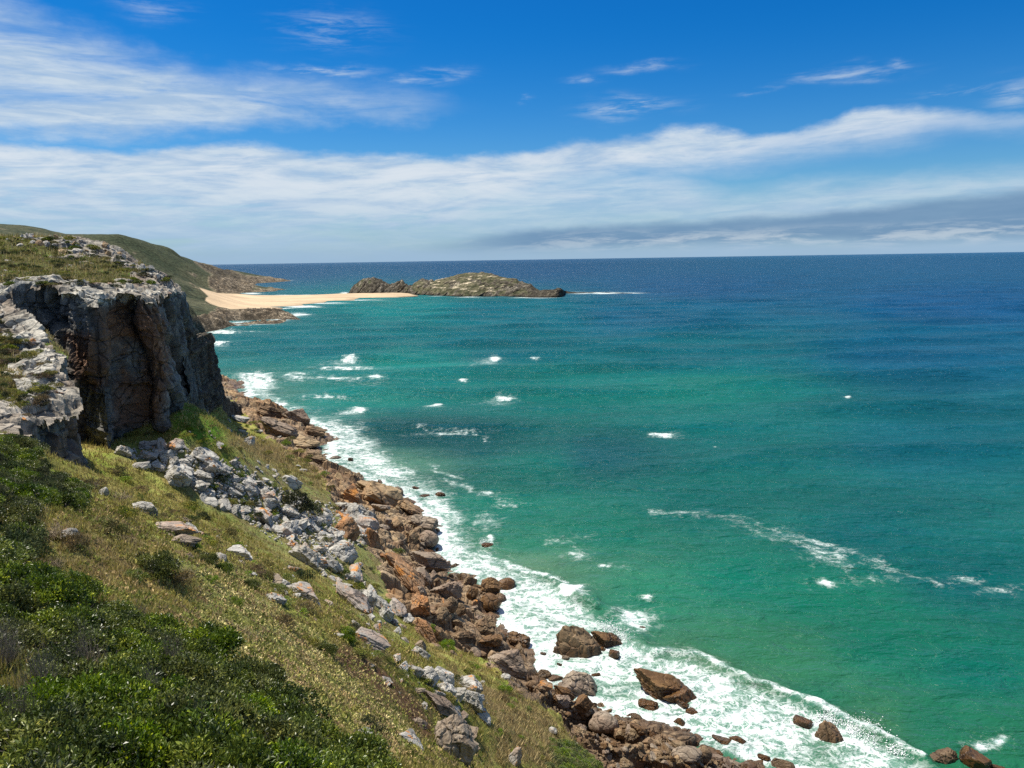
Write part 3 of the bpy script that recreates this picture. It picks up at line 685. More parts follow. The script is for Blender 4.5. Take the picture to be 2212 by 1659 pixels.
def lean_main(s, t, h):
    return 0.7 * np.sin(s * 0.11) * t + 0.9 * t ** 3 + 2.2 * sstep(s, s.max() * 0.55, s.max() * 0.7) * t ** 1.5 + 0.6 * np.exp(-((t - 0.75) / 0.2) ** 2)
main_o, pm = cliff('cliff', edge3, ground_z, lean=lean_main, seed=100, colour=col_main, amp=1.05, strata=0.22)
# second tier: grey wall, then the layered buttress, then the low dark slab that reaches the shore rocks
S1 = [P(376, 700, y=138), P(402, 712, y=148), P(432, 720, y=158), P(464, 729, y=170), P(466, 737, y=200), P(456, 735, y=240)]
def lean_s(s, t, h): return 2.6 * t ** 1.5 - 1.8 * np.exp(-((t - 0.74) / 0.12) ** 2)
def col_s(p, s, t, nb, nm):
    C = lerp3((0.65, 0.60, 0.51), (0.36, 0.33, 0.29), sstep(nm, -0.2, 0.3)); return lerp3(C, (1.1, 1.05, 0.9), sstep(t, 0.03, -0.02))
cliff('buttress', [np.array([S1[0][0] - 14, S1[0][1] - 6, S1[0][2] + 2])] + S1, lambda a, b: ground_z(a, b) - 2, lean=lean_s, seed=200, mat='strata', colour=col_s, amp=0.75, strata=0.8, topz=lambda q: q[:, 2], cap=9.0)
S0 = [P(380, 632, y=136), P(402, 650, y=150), P(408, 672, y=160), P(400, 676, y=185), P(380, 672, y=230)]
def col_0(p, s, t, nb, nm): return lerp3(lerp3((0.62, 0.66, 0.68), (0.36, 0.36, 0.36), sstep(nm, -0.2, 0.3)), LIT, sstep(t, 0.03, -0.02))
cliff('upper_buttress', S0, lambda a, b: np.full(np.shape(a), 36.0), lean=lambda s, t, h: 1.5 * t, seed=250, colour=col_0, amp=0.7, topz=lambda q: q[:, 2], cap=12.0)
S2 = [P(372, 800, y=158), P(396, 815, y=172), P(440, 834, y=196), P(478, 850, y=224), P(508, 868, y=248), P(522, 880, y=262), P(512, 872, y=285), P(480, 850, y=310)]
cliff('slab', S2, lambda a, b: ground_z(a, b) - 1, lean=lambda s, t, h: 1.0 * t, seed=300, mat='strata', colour=col_s, amp=0.45, topz=lambda q: q[:, 2], cap=11.0)

# ---------------------------------------------------------------- far coast: hills, beach, rocky points
T3 = [('w', -260, 500, 25), ('w', -248, 500, 3), ('w', -228, 500, -5), ('w', -206, 460, -5), ('w', -222, 440, 3), ('w', -170, 500, -8), ('w', -190, 540, -8), ('w', -140, 500, -12), ('w', -244, 560, 0), ('w', -215, 590, -8), ('w', -232, 530, -2), ('w', -196, 420, 0), ('w', -178, 420, -6), ('w', -222, 420, 12), (395, 760, 0), (405, 735, 0), (425, 727, 0), (445, 722, 0), (470, 704, 0), (505, 698, 0), (560, 696, 0), (600, 692, 0), (628, 684, 0), (618, 676, 1), (600, 666, 0.3), (660, 657, 0.3), (731, 649, 0.3), (806, 643, 0.3), (895, 637, 0.3),
      (607, 638, 0.3), (682, 636.5, 0.3), (756, 634, 0.3), (503, 637, 2), (468, 634, 5), (530, 633, 0), (530, 617, 0.2), (480, 607, 3), (500, 604.5, 0), (560, 603.5, 0.3), (625, 606, 0.3), (640, 606.5, -3),
      (560, 614, -3), (620, 620, -4), (700, 625, -5), (560, 640, 3), (620, 650, 3), (700, 643, 3), (800, 638, 3.5), (870, 633, 4), (540, 655, 3.5), (496, 665, 4), (458, 655, 10), (446, 630, 22), (470, 645, 6),
      (560, 674, 6), (600, 673, 7), (520, 680, 5), (470, 690, 8), ('y', 430, 690, 640), ('y', 420, 660, 850), (450, 670, 12), (480, 672, 8),
      ('y', 188, 508, 1500), ('y', 225, 507, 1500), ('y', 265, 509, 1500), ('y', 317, 522, 1600), ('y', 374, 541, 1800), ('y', 413, 561, 2000), ('y', 453, 572, 2200), ('y', 480, 583, 2400), ('y', 493, 585, 2500), ('y', 503, 594, 2550),
      ('y', 100, 520, 1400), ('y', 0, 530, 1300), ('y', 300, 560, 1150), ('y', 350, 590, 1050), ('y', 380, 610, 1000), ('y', 400, 640, 950), ('y', 395, 590, 1500), ('y', 430, 600, 1800), ('y', 440, 620, 1500), ('y', 460, 600, 2100),
      ('y', 340, 650, 600), ('y', 300, 640, 600), ('y', 200, 620, 600),
      ('y', 0, 494, 3000), ('y', 50, 491, 3000), ('y', 100, 496, 3000), ('y', 150, 508, 2900), ('y', -200, 500, 3000), ('y', -300, 520, 1500), ('y', 300, 600, 3200), ('y', 420, 600, 3600), ('y', 500, 600, 3000)]
for u_, v_ in [(480, 735), (560, 712), (640, 700), (680, 686), (680, 665), (760, 655), (850, 645), (650, 625), (760, 627), (600, 626), (650, 604), (560, 598), (620, 600)]:
    T3.append((u_, v_, -9))
T3 += [(900, 800, -25), (1300, 700, -30), (900, 598, -40), (1400, 620, -40), (600, 590, -40), ('w', -100, 380, -14), ('w', -130, 450, -14)]
rbf3 = RBF(pts_of(T3), c=14.0, smooth=0.01)
SAND = [(430, 622), (468, 632), (503, 635), (607, 636), (682, 635), (756, 632), (905, 628), (905, 638), (806, 646), (731, 652), (657, 661), (600, 667), (560, 668), (496, 668), (470, 662), (452, 655), (442, 648), (450, 640)]
ROCKF = [[(425, 690), (470, 668), (500, 670), (560, 666), (640, 670), (640, 700), (500, 712), (440, 740), (400, 700)], [(452, 600), (490, 580), (530, 596), (640, 602), (640, 612), (560, 612), (535, 634), (470, 634), (455, 622)],
         [(420, 566), (470, 577), (505, 590), (500, 606), (470, 600), (445, 584)], [(400, 700), (440, 700), (480, 735), (400, 760)]]
x, y, nr3, nc3 = polar(-58, 4, 0.06, [(390, 4200, 0.0055)])
z = rbf3(x, y)
u0, v0, _ = proj(np.stack([x, y, x * 0], 1)); z = np.maximum(z, 2.6 * softpoly(u0, v0, SAND, 3.0) - 0.35 - 20 * (1 - softpoly(u0, v0, SAND, 5.0)))
u, v, w = proj(np.stack([x, y, np.maximum(z, 0)], 1))
u, v, w = proj(np.stack([x, y, z], 1))
p = np.stack([x, y, np.zeros_like(x)], 1)
n1 = fbm(p * 0.012, 4, 91); n2 = fbm(p * 0.05, 4, 92)
un = u + 8 * n1 + 5 * n2; vn = v + 4 * n1 + 3 * n2
sand = softpoly(u + 3 * n2, v + 1.0 * n2, SAND, 1.2)
rock3 = np.zeros_like(z)
for pl in ROCKF: rock3 = np.maximum(rock3, softpoly(un, vn, pl, 3.5))
rock3 = np.maximum(rock3, sstep(z, 5, 1.5) * (1 - sand)) * (1 - sand)
rock3 = np.maximum(rock3, 0.7 * sstep(n1 + 0.5 * n2, 0.33, 0.45) * (1 - sand))
f1, f2, vv = worley(np.stack([x / 16, y / 22, x * 0 + 0.3], 1) + 0.3 * n2[:, None], 93)
g1, g2, ww = worley(np.stack([x / 6, y / 9, x * 0 + 0.3], 1), 94)
z = z + (1 - sand) * (rock3 * ((vv - 0.4) * 6 + (ww - 0.5) * 2.6 + 3.5 * n1) + (1 - rock3) * (3.0 * n1 + 1.0 * n2)) * sstep(z, -0.5, 4)
z = z + sand * (0.5 * n1)
C = lerp3((0.038, 0.048, 0.027), (0.085, 0.085, 0.048), sstep(n1 + n2 * 0.6, -0.3, 0.35))
C = lerp3(C, (0.035, 0.048, 0.024), 0.6 * sstep(v, 625, 560) * (u > 180))
C = lerp3(C, lerp3((0.24, 0.185, 0.125), (0.48, 0.39, 0.27), sstep(n2, -0.3, 0.3)), rock3)
C = lerp3(C, (0.10, 0.095, 0.065), 0.6 * rock3 * sstep(v, 606, 596) * (u < 520))
C = lerp3(C, (0.52, 0.385, 0.235), sand)
C = lerp3(C, (0.33, 0.24, 0.15), sand * sstep(z, 1.1, 0.2))
keep = z > -5
f = grid_faces(nr3, nc3, keep); sf = sand[f].mean(1) > 0.5
V = np.stack([x, y, z], 1)
v1, f1_, a1 = compact(V, f[~sf], {'Col': C, 'rock': rock3}); tag(link('coast_hills', mesh_np('coast_hills', v1, f1_, M['far'], a1)), kind='structure')
v1, f1_, a1 = compact(V, f[sf], {'Col': C}); tag(link('beach', mesh_np('beach', v1, f1_, M['sand'], a1)), kind='structure')

# ---------------------------------------------------------------- island
SIL = [(753, 633), (757, 626), (765, 616), (775, 608), (782, 603.5), (796, 601), (810, 599.5), (824, 603), (832, 611), (843, 613), (852, 612), (858, 608), (868, 603.4), (871, 606), (876, 612), (882, 618), (894, 613), (904, 607), (912, 604.5), (939, 606), (955, 602), (971, 598.6), (994, 591.5), (1013, 589),
       (1052, 589.2), (1064, 592), (1074, 595), (1094, 600.5), (1106, 601), (1116, 602), (1120, 607), (1130, 610), (1148, 614.7), (1156, 621), (1166, 626.5), (1180, 625), (1197, 624.4), (1204, 621), (1211, 621), (1218, 627), (1230, 630), (1250, 631.5), (1290, 631.5), (1320, 632.5), (1345, 633), (1365, 634)]
FRONT = [(753, 634), (800, 636), (850, 635), (885, 636), (930, 638), (1000, 641), (1100, 641.5), (1200, 642.5), (1215, 641), (1222, 634), (1290, 632.8), (1330, 633.5), (1365, 634.2)]
su = np.array([a for a, b in SIL]); sv = np.array([b for a, b in SIL]); fu = np.array([a for a, b in FRONT]); fv = np.array([b for a, b in FRONT])
uu = np.arange(750, 1368, 1.15); vs_ = np.interp(uu, su, sv); vf = np.interp(uu, fu, fv)
front_p = P(uu, vf, z=0.0) if False else np.array([P(a, b, z=0.0) for a, b in zip(uu, vf)])
yr = front_p[:, 1] + np.interp(uu, [750, 800, 880, 920, 1040, 1130, 1200, 1230, 1365], [20, 60, 20, 70, 110, 60, 25, 8, 4])
ridge = np.array([P(a, b, y=c) for a, b, c in zip(uu, vs_, yr)])
rows = 130; V = []; KK = []
for k in range(rows):
    t = k / (rows - 1) * 1.75 - 0.12                # 0 front shore, 1 ridge, beyond: back slope
    q = front_p + (ridge - front_p) * t
    if t <= 1: prof = np.sign(t) * abs(math.sin(min(max(t, -1), 1) * math.pi / 2)) ** 0.8
    else: prof = math.cos((t - 1) / 0.63 * math.pi / 2 * 1.1)
    q = q.copy(); q[:, 2] = ridge[:, 2] * prof - (4 if t < 0 else 0); V.append(q); KK.append(np.full(len(uu), t))
V = np.concatenate(V); KK = np.concatenate(KK)
u, v, w = proj(V); n1 = fbm(V * 0.03, 4, 96); n2 = fbm(V * 0.11, 4, 97)
# beds that lean up to the right on the western knoll, flatter in the east
dip = np.interp(u, [760, 880, 1000, 1240], [0.9, 0.7, 0.4, 0.15])
lay = (V[:, 2] - dip * (V[:, 0] * 0.8) + 5 * n1) / 4.2; li = np.floor(lay); lr = rnd3(li, li * 0, li * 0, 98)
hf = np.clip(V[:, 2] / 6, 0, 1) * sstep(KK, 1.06, 0.92) + 0.25
rki = sstep(n1 + 0.8 * n2 + np.interp(u, [760, 860, 900, 960, 1110, 1160], [0.3, 0.3, 0.1, -0.18, 0.0, 0.4]) + 0.35 * sstep(V[:, 2], 9, 2), -0.05, 0.15)
V[:, 2] += ((lr - 0.5) * 4.2 * rki + n2 * 4.2) * hf * 0.75
V[:, 1] += (lr - 0.5) * 6 * rki
C = lerp3((0.062, 0.064, 0.034), (0.135, 0.12, 0.072), sstep(n2, -0.25, 0.3))
C = lerp3(C, lerp3((0.15, 0.13, 0.095), (0.33, 0.29, 0.225), sstep(lr, 0.1, 0.9)), rki)
pale = sstep(fbm(np.stack([V[:, 0] * 0.03 + V[:, 2] * 0.16, V[:, 2] * 0.3 - V[:, 0] * 0.06, V[:, 1] * 0.02], 1), 3, 99), 0.10, 0.26) * sstep(u, 900, 940) * sstep(u, 1110, 1060) * sstep(V[:, 2], 4, 9)
C = lerp3(C, (0.52, 0.44, 0.31), pale * 0.9)
C = lerp3(C, (0.045, 0.038, 0.03), sstep(V[:, 2], 1.9, 0.5))
n_ = len(uu); f = grid_faces(rows, n_)
isl = link('island', mesh_np('island', V, f, M['isl'], {'Col': C, 'rock': rki})); tag(isl, kind='structure')

# ---------------------------------------------------------------- sea
x, y, nrs, ncs = polar(-62, 48, 0.10, [(38, 260, 0.0042), (260, 1100, 0.0062), (1100, 90000, 0.02)])
r_ = np.hypot(x, y); p = np.stack([x, y, np.zeros_like(x)], 1)
u, v, w = proj(p)
amp = np.exp(-r_ / 1400) * sstep(r_, 30, 190)
zz = np.zeros_like(x)
wr = np.random.default_rng(3)
for lam, a_, ang in [(66, 2.8, 9), (38, 1.3, -4), (24, 0.20, 20), (17, 0.14, -5), (13, 0.10, 33), (9.5, 0.07, -28), (7.3, 0.05, 14)]:
    an = R(ang + 90); k = 2 * math.pi / lam; ph = wr.uniform(0, 6.28)
    bend = (2.6 * gnoise(p * 0.0042, int(lam)) + 0.8 * gnoise(p * 0.016, int(lam))) if lam > 30 else 3.0 * gnoise(p * 0.012, int(lam))
    s_ = (x * math.cos(an) + y * math.sin(an)) * k + ph + bend
    zz += a_ * (sstep(r_, 130, 400) if lam > 30 else 1.0) * (2 * (0.5 + 0.5 * np.sin(s_)) ** (3.0 if lam > 30 else 1.9) - 0.6) * (0.6 + 0.8 * gnoise(p * 0.02, int(lam) + 5))
zz += 0.34 * fbm(p * np.array([0.14, 0.24, 1]), 4, 111) + 0.26 * fbm(p * np.array([0.40, 0.6, 1]), 3, 112) * np.exp(-r_ / 300)
zz *= amp
# colour of the water body, surveyed patch by patch (shallow sand, turquoise, deep blue)
WC = [(1100, 580, (0.018, 0.070, 0.175)), (2150, 560, (0.030, 0.095, 0.22)), (500, 580, (0.018, 0.07, 0.17)), (1500, 620, (0.012, 0.075, 0.19)), (2100, 650, (0.012, 0.080, 0.215)), (1400, 680, (0.010, 0.10, 0.19)), (1100, 670, (0.008, 0.125, 0.165)), (850, 665, (0.008, 0.19, 0.19)),
      (650, 690, (0.010, 0.14, 0.15)), (700, 740, (0.008, 0.125, 0.145)), (1100, 750, (0.008, 0.115, 0.145)), (1500, 760, (0.008, 0.115, 0.15)), (2000, 760, (0.010, 0.095, 0.19)), (1500, 840, (0.012, 0.18, 0.15)), (1150, 830, (0.010, 0.15, 0.135)), (700, 850, (0.012, 0.20, 0.18)), (900, 790, (0.012, 0.21, 0.19)),
      (900, 945, (0.004, 0.075, 0.078)), (1010, 950, (0.004, 0.08, 0.085)), (1250, 900, (0.008, 0.13, 0.115)), (1300, 980, (0.005, 0.082, 0.10)), (1150, 1010, (0.006, 0.13, 0.105)), (1600, 950, (0.008, 0.12, 0.12)), (2000, 950, (0.008, 0.11, 0.15)), (1900, 1150, (0.008, 0.125, 0.135)), (1500, 1080, (0.006, 0.13, 0.115)),
      (1100, 1100, (0.014, 0.16, 0.115)), (1300, 1150, (0.010, 0.15, 0.105)), (1150, 1180, (0.03, 0.19, 0.12)), (1600, 1250, (0.008, 0.15, 0.105)), (2100, 1250, (0.006, 0.12, 0.125)), (1400, 1290, (0.04, 0.19, 0.115)), (1600, 1400, (0.065, 0.185, 0.10)), (1700, 1430, (0.075, 0.19, 0.10)), (1900, 1400, (0.012, 0.16, 0.105)), (1800, 1300, (0.012, 0.155, 0.10)), (2100, 1450, (0.008, 0.145, 0.11)),
      (1750, 1500, (0.05, 0.18, 0.105)), (2000, 1560, (0.03, 0.17, 0.10)), (2100, 1620, (0.045, 0.17, 0.09)), (1300, 1330, (0.06, 0.19, 0.12)), (1150, 1260, (0.16, 0.20, 0.12)), (1200, 1320, (0.24, 0.23, 0.14)), (1150, 1220, (0.26, 0.24, 0.15)), (860, 1000, (0.16, 0.20, 0.14)), (1520, 1440, (0.19, 0.20, 0.11)), (1640, 1500, (0.17, 0.21, 0.11)), (1880, 1570, (0.13, 0.2, 0.1)), (620, 850, (0.12, 0.19, 0.15)), (1000, 1230, (0.2, 0.22, 0.15))]
wc_u = np.array([a for a, b, c in WC]); wc_v = np.array([b for a, b, c in WC]); wc_c = np.array([c for a, b, c in WC])
un = u + 30 * gnoise(p * 0.02, 121) + 14 * gnoise(p * 0.07, 123); vn = v + 8 * gnoise(p * 0.02 + 7, 122) + 5 * gnoise(p * 0.07, 124)
num = np.zeros((len(x), 3)); den = np.zeros(len(x))
for a, b, c in zip(wc_u, wc_v, wc_c):
    sc_ = 0.25 + np.clip(vn - 560, 0, 1100) / 700          # influence is anisotropic: far water is seen flat on
    w_ = 1.0 / ((((un - a) * 0.45) ** 2 + ((vn - b) / np.minimum(sc_, 1.0)) ** 2 + 500) ** 1.6)
    num += w_[:, None] * c; den += w_
WCOL = num / den[:, None] * np.array([0.28, 0.66, 0.61])
# foam
OUTER = [(2120, 1760), (2030, 1690), (1950, 1640), (1900, 1600), (1860, 1560), (1760, 1530), (1680, 1500), (1590, 1465), (1500, 1420), (1400, 1385), (1345, 1350), (1290, 1310), (1215, 1262), (1150, 1235), (1090, 1200), (1030, 1180), (1020, 1120), (985, 1068), (930, 1030), (880, 1000), (838, 965), (800, 930), (770, 900), (690, 885), (640, 872), (600, 850), (585, 820), (540, 806), (500, 800), (470, 790)]
SURF = OUTER + SHORE_PX[::-1] + [(1700, 1900)]
SURF = OUTER + [(440, 790)] + [(a - 25, b + 6) for a, b in SHORE_PX[::-1]]
uf = u + 24 * gnoise(p * 0.045, 137) + 20 * gnoise(p * 0.12, 131) + 9 * gnoise(p * 0.4, 132); vf_ = v + 18 * gnoise(p * 0.045, 138) + 14 * gnoise(p * 0.12, 133) + 7 * gnoise(p * 0.4, 134)
near = (r_ < 420) & (w > 0)
foam = np.zeros_like(x)
sw = softpoly(uf[near], vf_[near], SURF, 42); 
foam[near] = sw ** 1.4 * (0.57 + 0.34 * fbm(p[near] * 0.09, 3, 135))
dsh = seg_dist(x[near], y[near], SHORE); foam[near] = np.maximum(foam[near], sw * 0.82 * np.exp(-(dsh / 4.0) ** 2))
BL = [(1070, 775, 15, 6, 1.0), (1035, 790, 55, 4, .5), (755, 780, 20, 4, .95), (750, 795, 75, 9, .66), (720, 817, 90, 6, .55), (810, 815, 20, 6, 1.0), (1090, 858, 22, 6, 1), (775, 885, 20, 5, .95), (945, 872, 10, 4, .9), (1435, 937, 34, 7, .72), (1545, 968, 6, 3, .8), (1832, 855, 8, 3, .8), (1157, 773, 11, 3, .8),
      (700, 860, 90, 5, .45), (640, 815, 40, 10, .6), (560, 825, 45, 22, .80), (540, 855, 40, 12, .7), (605, 874, 18, 10, 1.0), (1000, 930, 70, 4, .42), (960, 935, 90, 4, .42), (1060, 1065, 45, 9, .42), (1090, 1090, 45, 12, .4), (1050, 1130, 40, 25, .5), (1240, 1160, 60, 10, .34), (1250, 1200, 40, 14, .40),
      (1395, 1295, 20, 9, .62), (1330, 1225, 50, 8, .5), (1790, 1205, 55, 22, .44), (1880, 1250, 60, 12, .44), (1790, 1260, 50, 10, .40), (2090, 1255, 50, 12, .42), (2170, 1275, 50, 14, .42), (2160, 1600, 26, 12, .7), (2130, 1610, 40, 20, .45), (1060, 1168, 10, 12, 1), (1230, 1280, 40, 18, .9), (1360, 1340, 60, 30, .75), (1000, 822, 12, 3, .8), 
      (620, 682, 40, 3.5, .95), (650, 679, 30, 2, .9), (600, 693, 30, 2.5, .9), (540, 699, 60, 2.5, .95), (500, 703, 40, 3, .9), (480, 716, 40, 5, .95), (470, 742, 25, 4, .9), (540, 716, 40, 2, .6), (650, 663, 50, 1.8, .95), (700, 655, 60, 1.8, .9), (780, 648, 60, 1.3, .9), (620, 667, 30, 2, .95),
      (555, 606, 14, 2.3, 1), (600, 606, 30, 1.6, 1), (535, 618, 22, 1.8, 1), (550, 622, 30, 1.8, .9), (545, 634, 25, 1.5, .95), (500, 612, 35, 1.5, .9), (640, 637.5, 80, 1.0, .8), (745, 633, 14, 1.5, .9),
      (1160, 643, 60, 1.4, .95), (1250, 633, 40, 2, 1), (1310, 633, 50, 2.2, 1), (1365, 633, 40, 1.5, .9), (1020, 643, 60, 1.0, .75), (950, 639.5, 60, .8, .6)]
for a, b, su_, sv_, k in BL:
    m = (np.abs(u - a) < su_ * 4) & (np.abs(v - b) < sv_ * 4) & (w > 0)
    if m.any():
        n_ = (0.9 * gnoise(p[m] * 0.22, 141) + 0.5 * gnoise(p[m] * 0.7, 142)) if b > 700 else 0
        foam[m] = np.maximum(foam[m], k * np.exp(-(((u[m] - a) / su_) ** 2 + ((v[m] - b) / sv_) ** 2) ** 0.8 + n_))
for a, b, su_, sv_, k in [q_ for q_ in BL if q_[1] > 740 and q_[4] >= .85 and q_[2] < 26]:
    m = (np.abs(u - a) < su_ * 9) & (np.abs(v - b) < sv_ * 8) & (w > 0)
    foam[m] = np.maximum(foam[m], 0.40 * np.exp(-(((u[m] - a + su_) / su_ / 3.0) ** 2 + ((v[m] - b - sv_) / sv_ / 1.6) ** 2) + 0.8 * gnoise(p[m] * 0.1, 143)))
for line, wd, k in [([(1400, 1108), (1480, 1105), (1560, 1112), (1640, 1130), (1720, 1158), (1800, 1190), (1880, 1215), (1960, 1245), (2040, 1275)], 9, .385), ([(1560, 1120), (1680, 1160)], 14, .34), ([(1110, 1095), (1040, 1062), (960, 1040)], 8, .42), ([(1170, 1160), (1230, 1165), (1255, 1190)], 7, .42),
                    ([(1690, 1150), (1760, 1200), (1830, 1225)], 24, .34), ([(1290, 738), (1420, 745), (1500, 748)], 2, .35), ([(920, 1000), (1010, 1030)], 9, .4), ([(1040, 1200), (1200, 1250), (1280, 1300)], 10, .55), ([(1400, 1400), (1500, 1420), (1600, 1470), (1750, 1525), (1850, 1562), (1910, 1600), (1980, 1645)], 12, .60), ([(905, 925), (1010, 935), (1060, 955)], 3, .42)]:
    m = near & (v > 600); d_ = seg_dist(uf[m], vf_[m], line)
    foam[m] = np.maximum(foam[m], k * (1 + 0.45 * gnoise(p[m] * 0.09, 145)) * np.exp(-(d_ / wd) ** 2))
foam = np.clip(foam, 0, 1)
bump_w = np.interp(r_, [60, 400, 1500, 6000, 40000], [0.7, 0.85, 1.0, 1.0, 0.8])
farness = np.interp(r_, [120, 400, 1500, 8000], [0.08, 0.5, 1.1, 2.0])
# breakers stand up where the foam lines are
d_ = seg_dist(uf[near], vf_[near], [(1290, 1305), (1345, 1352), (1400, 1395), (1500, 1420), (1600, 1470), (1750, 1525), (1850, 1562), (1910, 1600), (1980, 1645), (2100, 1740)]); zz[near] += 0.55 * np.exp(-(d_ / 14) ** 2)
d_ = seg_dist(uf[near], vf_[near], [(1200, 1268), (1235, 1285), (1290, 1312)]); zz[near] += 0.9 * np.exp(-(d_ / 9) ** 2)
for a, b, su_, sv_, k in BL:
    if b > 760 and k > .85: zz += 0.4 * np.exp(-((u - a) / su_ / 1.5) ** 2 - ((v - b) / sv_ / 1.3) ** 2) * (w > 0)
zz += 0.6 * foam * np.clip(gnoise(p * 0.18, 151) + 0.3, 0, 1) * (r_ < 500)
V = np.stack([x, y, zz], 1)
tag(link('sea', mesh_np('sea', V, grid_faces(nrs, ncs), M['sea'], {'Col': WCOL, 'foam': foam, 'choppy': bump_w, 'farness': farness})), kind='structure')
del V, WCOL, num

# ---------------------------------------------------------------- boulders
import bmesh
def ico(sub):
    bm = bmesh.new(); bmesh.ops.create_icosphere(bm, subdivisions=sub, radius=1.0)
    v = np.array([q.co[:] for q in bm.verts]); f = np.array([[q.index for q in t.verts] for t in bm.faces]); bm.free(); return v, f
ICO = {k: ico(k) for k in (3, 4, 5)}
def rock_mesh(name, seed, mat, sub=4, planes=13, kind='angular', rough=1.0):
    r_ = np.random.default_rng(seed); d, f = ICO[sub]
    n = r_.normal(size=(planes, 3)); n /= np.linalg.norm(n, axis=1)[:, None]
    dist = r_.uniform(0.62, 1.0, planes)
    dots = d @ n.T
    rr = np.where(dots > 0.05, dist / np.maximum(dots, 0.05), 9.0)
    if kind == 'round':
        rad = (np.minimum(rr, 1.6) ** -5).sum(1) ** (-1 / 5) * 1.25
    else:
        rad = np.minimum(rr.min(1), 1.45)
        rad = rad * (0.97 + 0.03 * gnoise(d * 3, seed))
    v = d * rad[:, None]
    # joints and broken corners
    f1, f2, val = worley(v * (1.25 if sub < 5 else 1.9) + seed, seed + 3)
    v = v * (1 + (val - 0.5) * 0.10 * rough - 0.05 * rough * sstep(f2 - f1, 0.16, 0.0))[:, None]
    v = v * (1 + 0.055 * rough * fbm(v * 2.2, 4, seed + 5) + 0.025 * rough * fbm(v * 7, 2, seed + 6))[:, None]
    if kind == 'strata':
        ax = np.array([0.15, 0.1, 1.0]); h = (v @ ax) * 4.5 + 0.5 * gnoise(v * 1.5, seed + 8); li = np.floor(h); fr = h - li
        o = (rnd3(li, li * 0, li * 0, seed + 7) - 0.5) * 0.22 - 0.07 * sstep(np.minimum(fr, 1 - fr), 0.16, 0)
        v[:, :2] *= (1 + o)[:, None]
    v -= (v.max(0) + v.min(0)) / 2; v /= (v.max(0) - v.min(0)).max() / 2
    return mesh_np(name, v, f, mat, smooth=False)
PROTO = {}
for mk in ('grey', 'grey_orange', 'brown', 'darkbrown', 'tan', 'greybrown', 'rust'):
    for i in range(5): PROTO[mk, 'a', i] = rock_mesh('boulder', 400 + i * 7 + len(mk), M[mk], 4, 11 + i, 'angular')
    for i in range(3): PROTO[mk, 's', i] = rock_mesh('boulder', 500 + i * 7 + len(mk), M[mk], 5, 12, 'strata', 1.0)
    for i in range(3): PROTO[mk, 'r', i] = rock_mesh('boulder', 600 + i * 7 + len(mk), M[mk], 4, 16, 'round', 0.8)
    for i in range(3): PROTO[mk, 'b', i] = rock_mesh('boulder', 700 + i * 7 + len(mk), M[mk], 5, 12, 'angular', 1.5)
GXT = {'slope': GX}
# a second survey grid for the land above the cliff
G2 = np.full(nr2 * nc2, -50.0); G2[ip] = zi
AZ2 = (-58, 0.11); _x2, _y2, _, _ = polar(-58, -18, 0.11, [(34, 330, 0.0042)])
GXT['top'] = (_x2.reshape(nr2, nc2), _y2.reshape(nr2, nc2), G2.reshape(nr2, nc2))
def hit_on(key, us, vs, near=30.0):
    gx, gy, gz = GXT[key]; us = np.ravel(us).astype(float); vs = np.ravel(vs).astype(float)
    d = ray(us, vs); az = np.degrees(np.arctan2(d[:, 0], d[:, 1])); rr = np.hypot(gx[:, 0], gy[:, 0]); out = np.full((len(us), 3), np.nan)
    for i in range(len(us)):
        ci = int(round((az[i] + 58) / 0.11))
        if not 0 <= ci < gz.shape[1]: continue
        hr = math.hypot(d[i, 0], d[i, 1]); rz = 60 + rr * d[i, 2] / hr
        k = np.nonzero((gz[:, ci] >= rz) & (rr > near))[0]
        if len(k) and k[0] > 0: r0 = rr[k[0]]; out[i] = (r0 * d[i, 0] / hr, r0 * d[i, 1] / hr, gz[k[0], ci])
    return out
NROCK = 0
def put_rock(name, proto, pos, sx, sy, sz, yaw, tilt, label, cat, group=None, roll=0.0):
    global NROCK
    o = bpy.data.objects.new(name, proto); COL.objects.link(o); NROCK += 1
    o.location = pos; o.rotation_euler = (roll, tilt, yaw); o.scale = (sx, sy, sz)
    tag(o, label, cat, group); return o
CAT = {'scree_boulder': 'scree boulder', 'slope_stone': 'stone', 'row_stone': 'stone', 'plateau_stone': 'stone', 'beach_boulder': 'shore boulder', 'cove_boulder': 'shore block', 'ridge_boulder': 'shore block', 'wet_rock': 'wet rock', 'slab_boulder': 'slab', 'scree_block': 'rock block', 'outcrop_block': 'rock block', 'rim_boulder': 'clifftop rock', 'crest_boulder': 'clifftop rock'}
KIND_NAME = {'grey': 'grey_boulder', 'grey_orange': 'lichen_boulder', 'brown': 'brown_boulder', 'darkbrown': 'wet_boulder', 'tan': 'tan_boulder', 'greybrown': 'shore_boulder', 'rust': 'rust_boulder'}
def named(u, v, w, h, rot, mat, kd, i, label, sea=False, top=False, sink=0.25, cat='boulder'):
    """one surveyed rock: centre, size and lean as measured; it stands on the slope or in the sea"""
    if sea: q = P(u, v + h * 0.25, z=0.0)
    else:
        q = hit_on('top' if top else 'slope', [u], [v + h * 0.30], 30.0 if top else 8.0)[0]
        if np.isnan(q).any(): print('no ground for', label); return
    dep = (q - CAM) @ _F; k = dep / FPX; sx = w * k / 2; sz = h * k / 2
    sy = (sx * 0.5 + sz * 0.5) if w > h else sx
    q = q + np.array([0, sy * 0.15, sz * (0.55 - sink) if not sea else sz * 0.12])
    az = math.atan2(q[0], q[1])
    put_rock(KIND_NAME[mat], PROTO[mat, kd, i], tuple(q), sx * 1.06, sy, sz * 1.12, -az, R(rot), label, cat, roll=R(((u * 7 + v * 3) % 17) - 8))
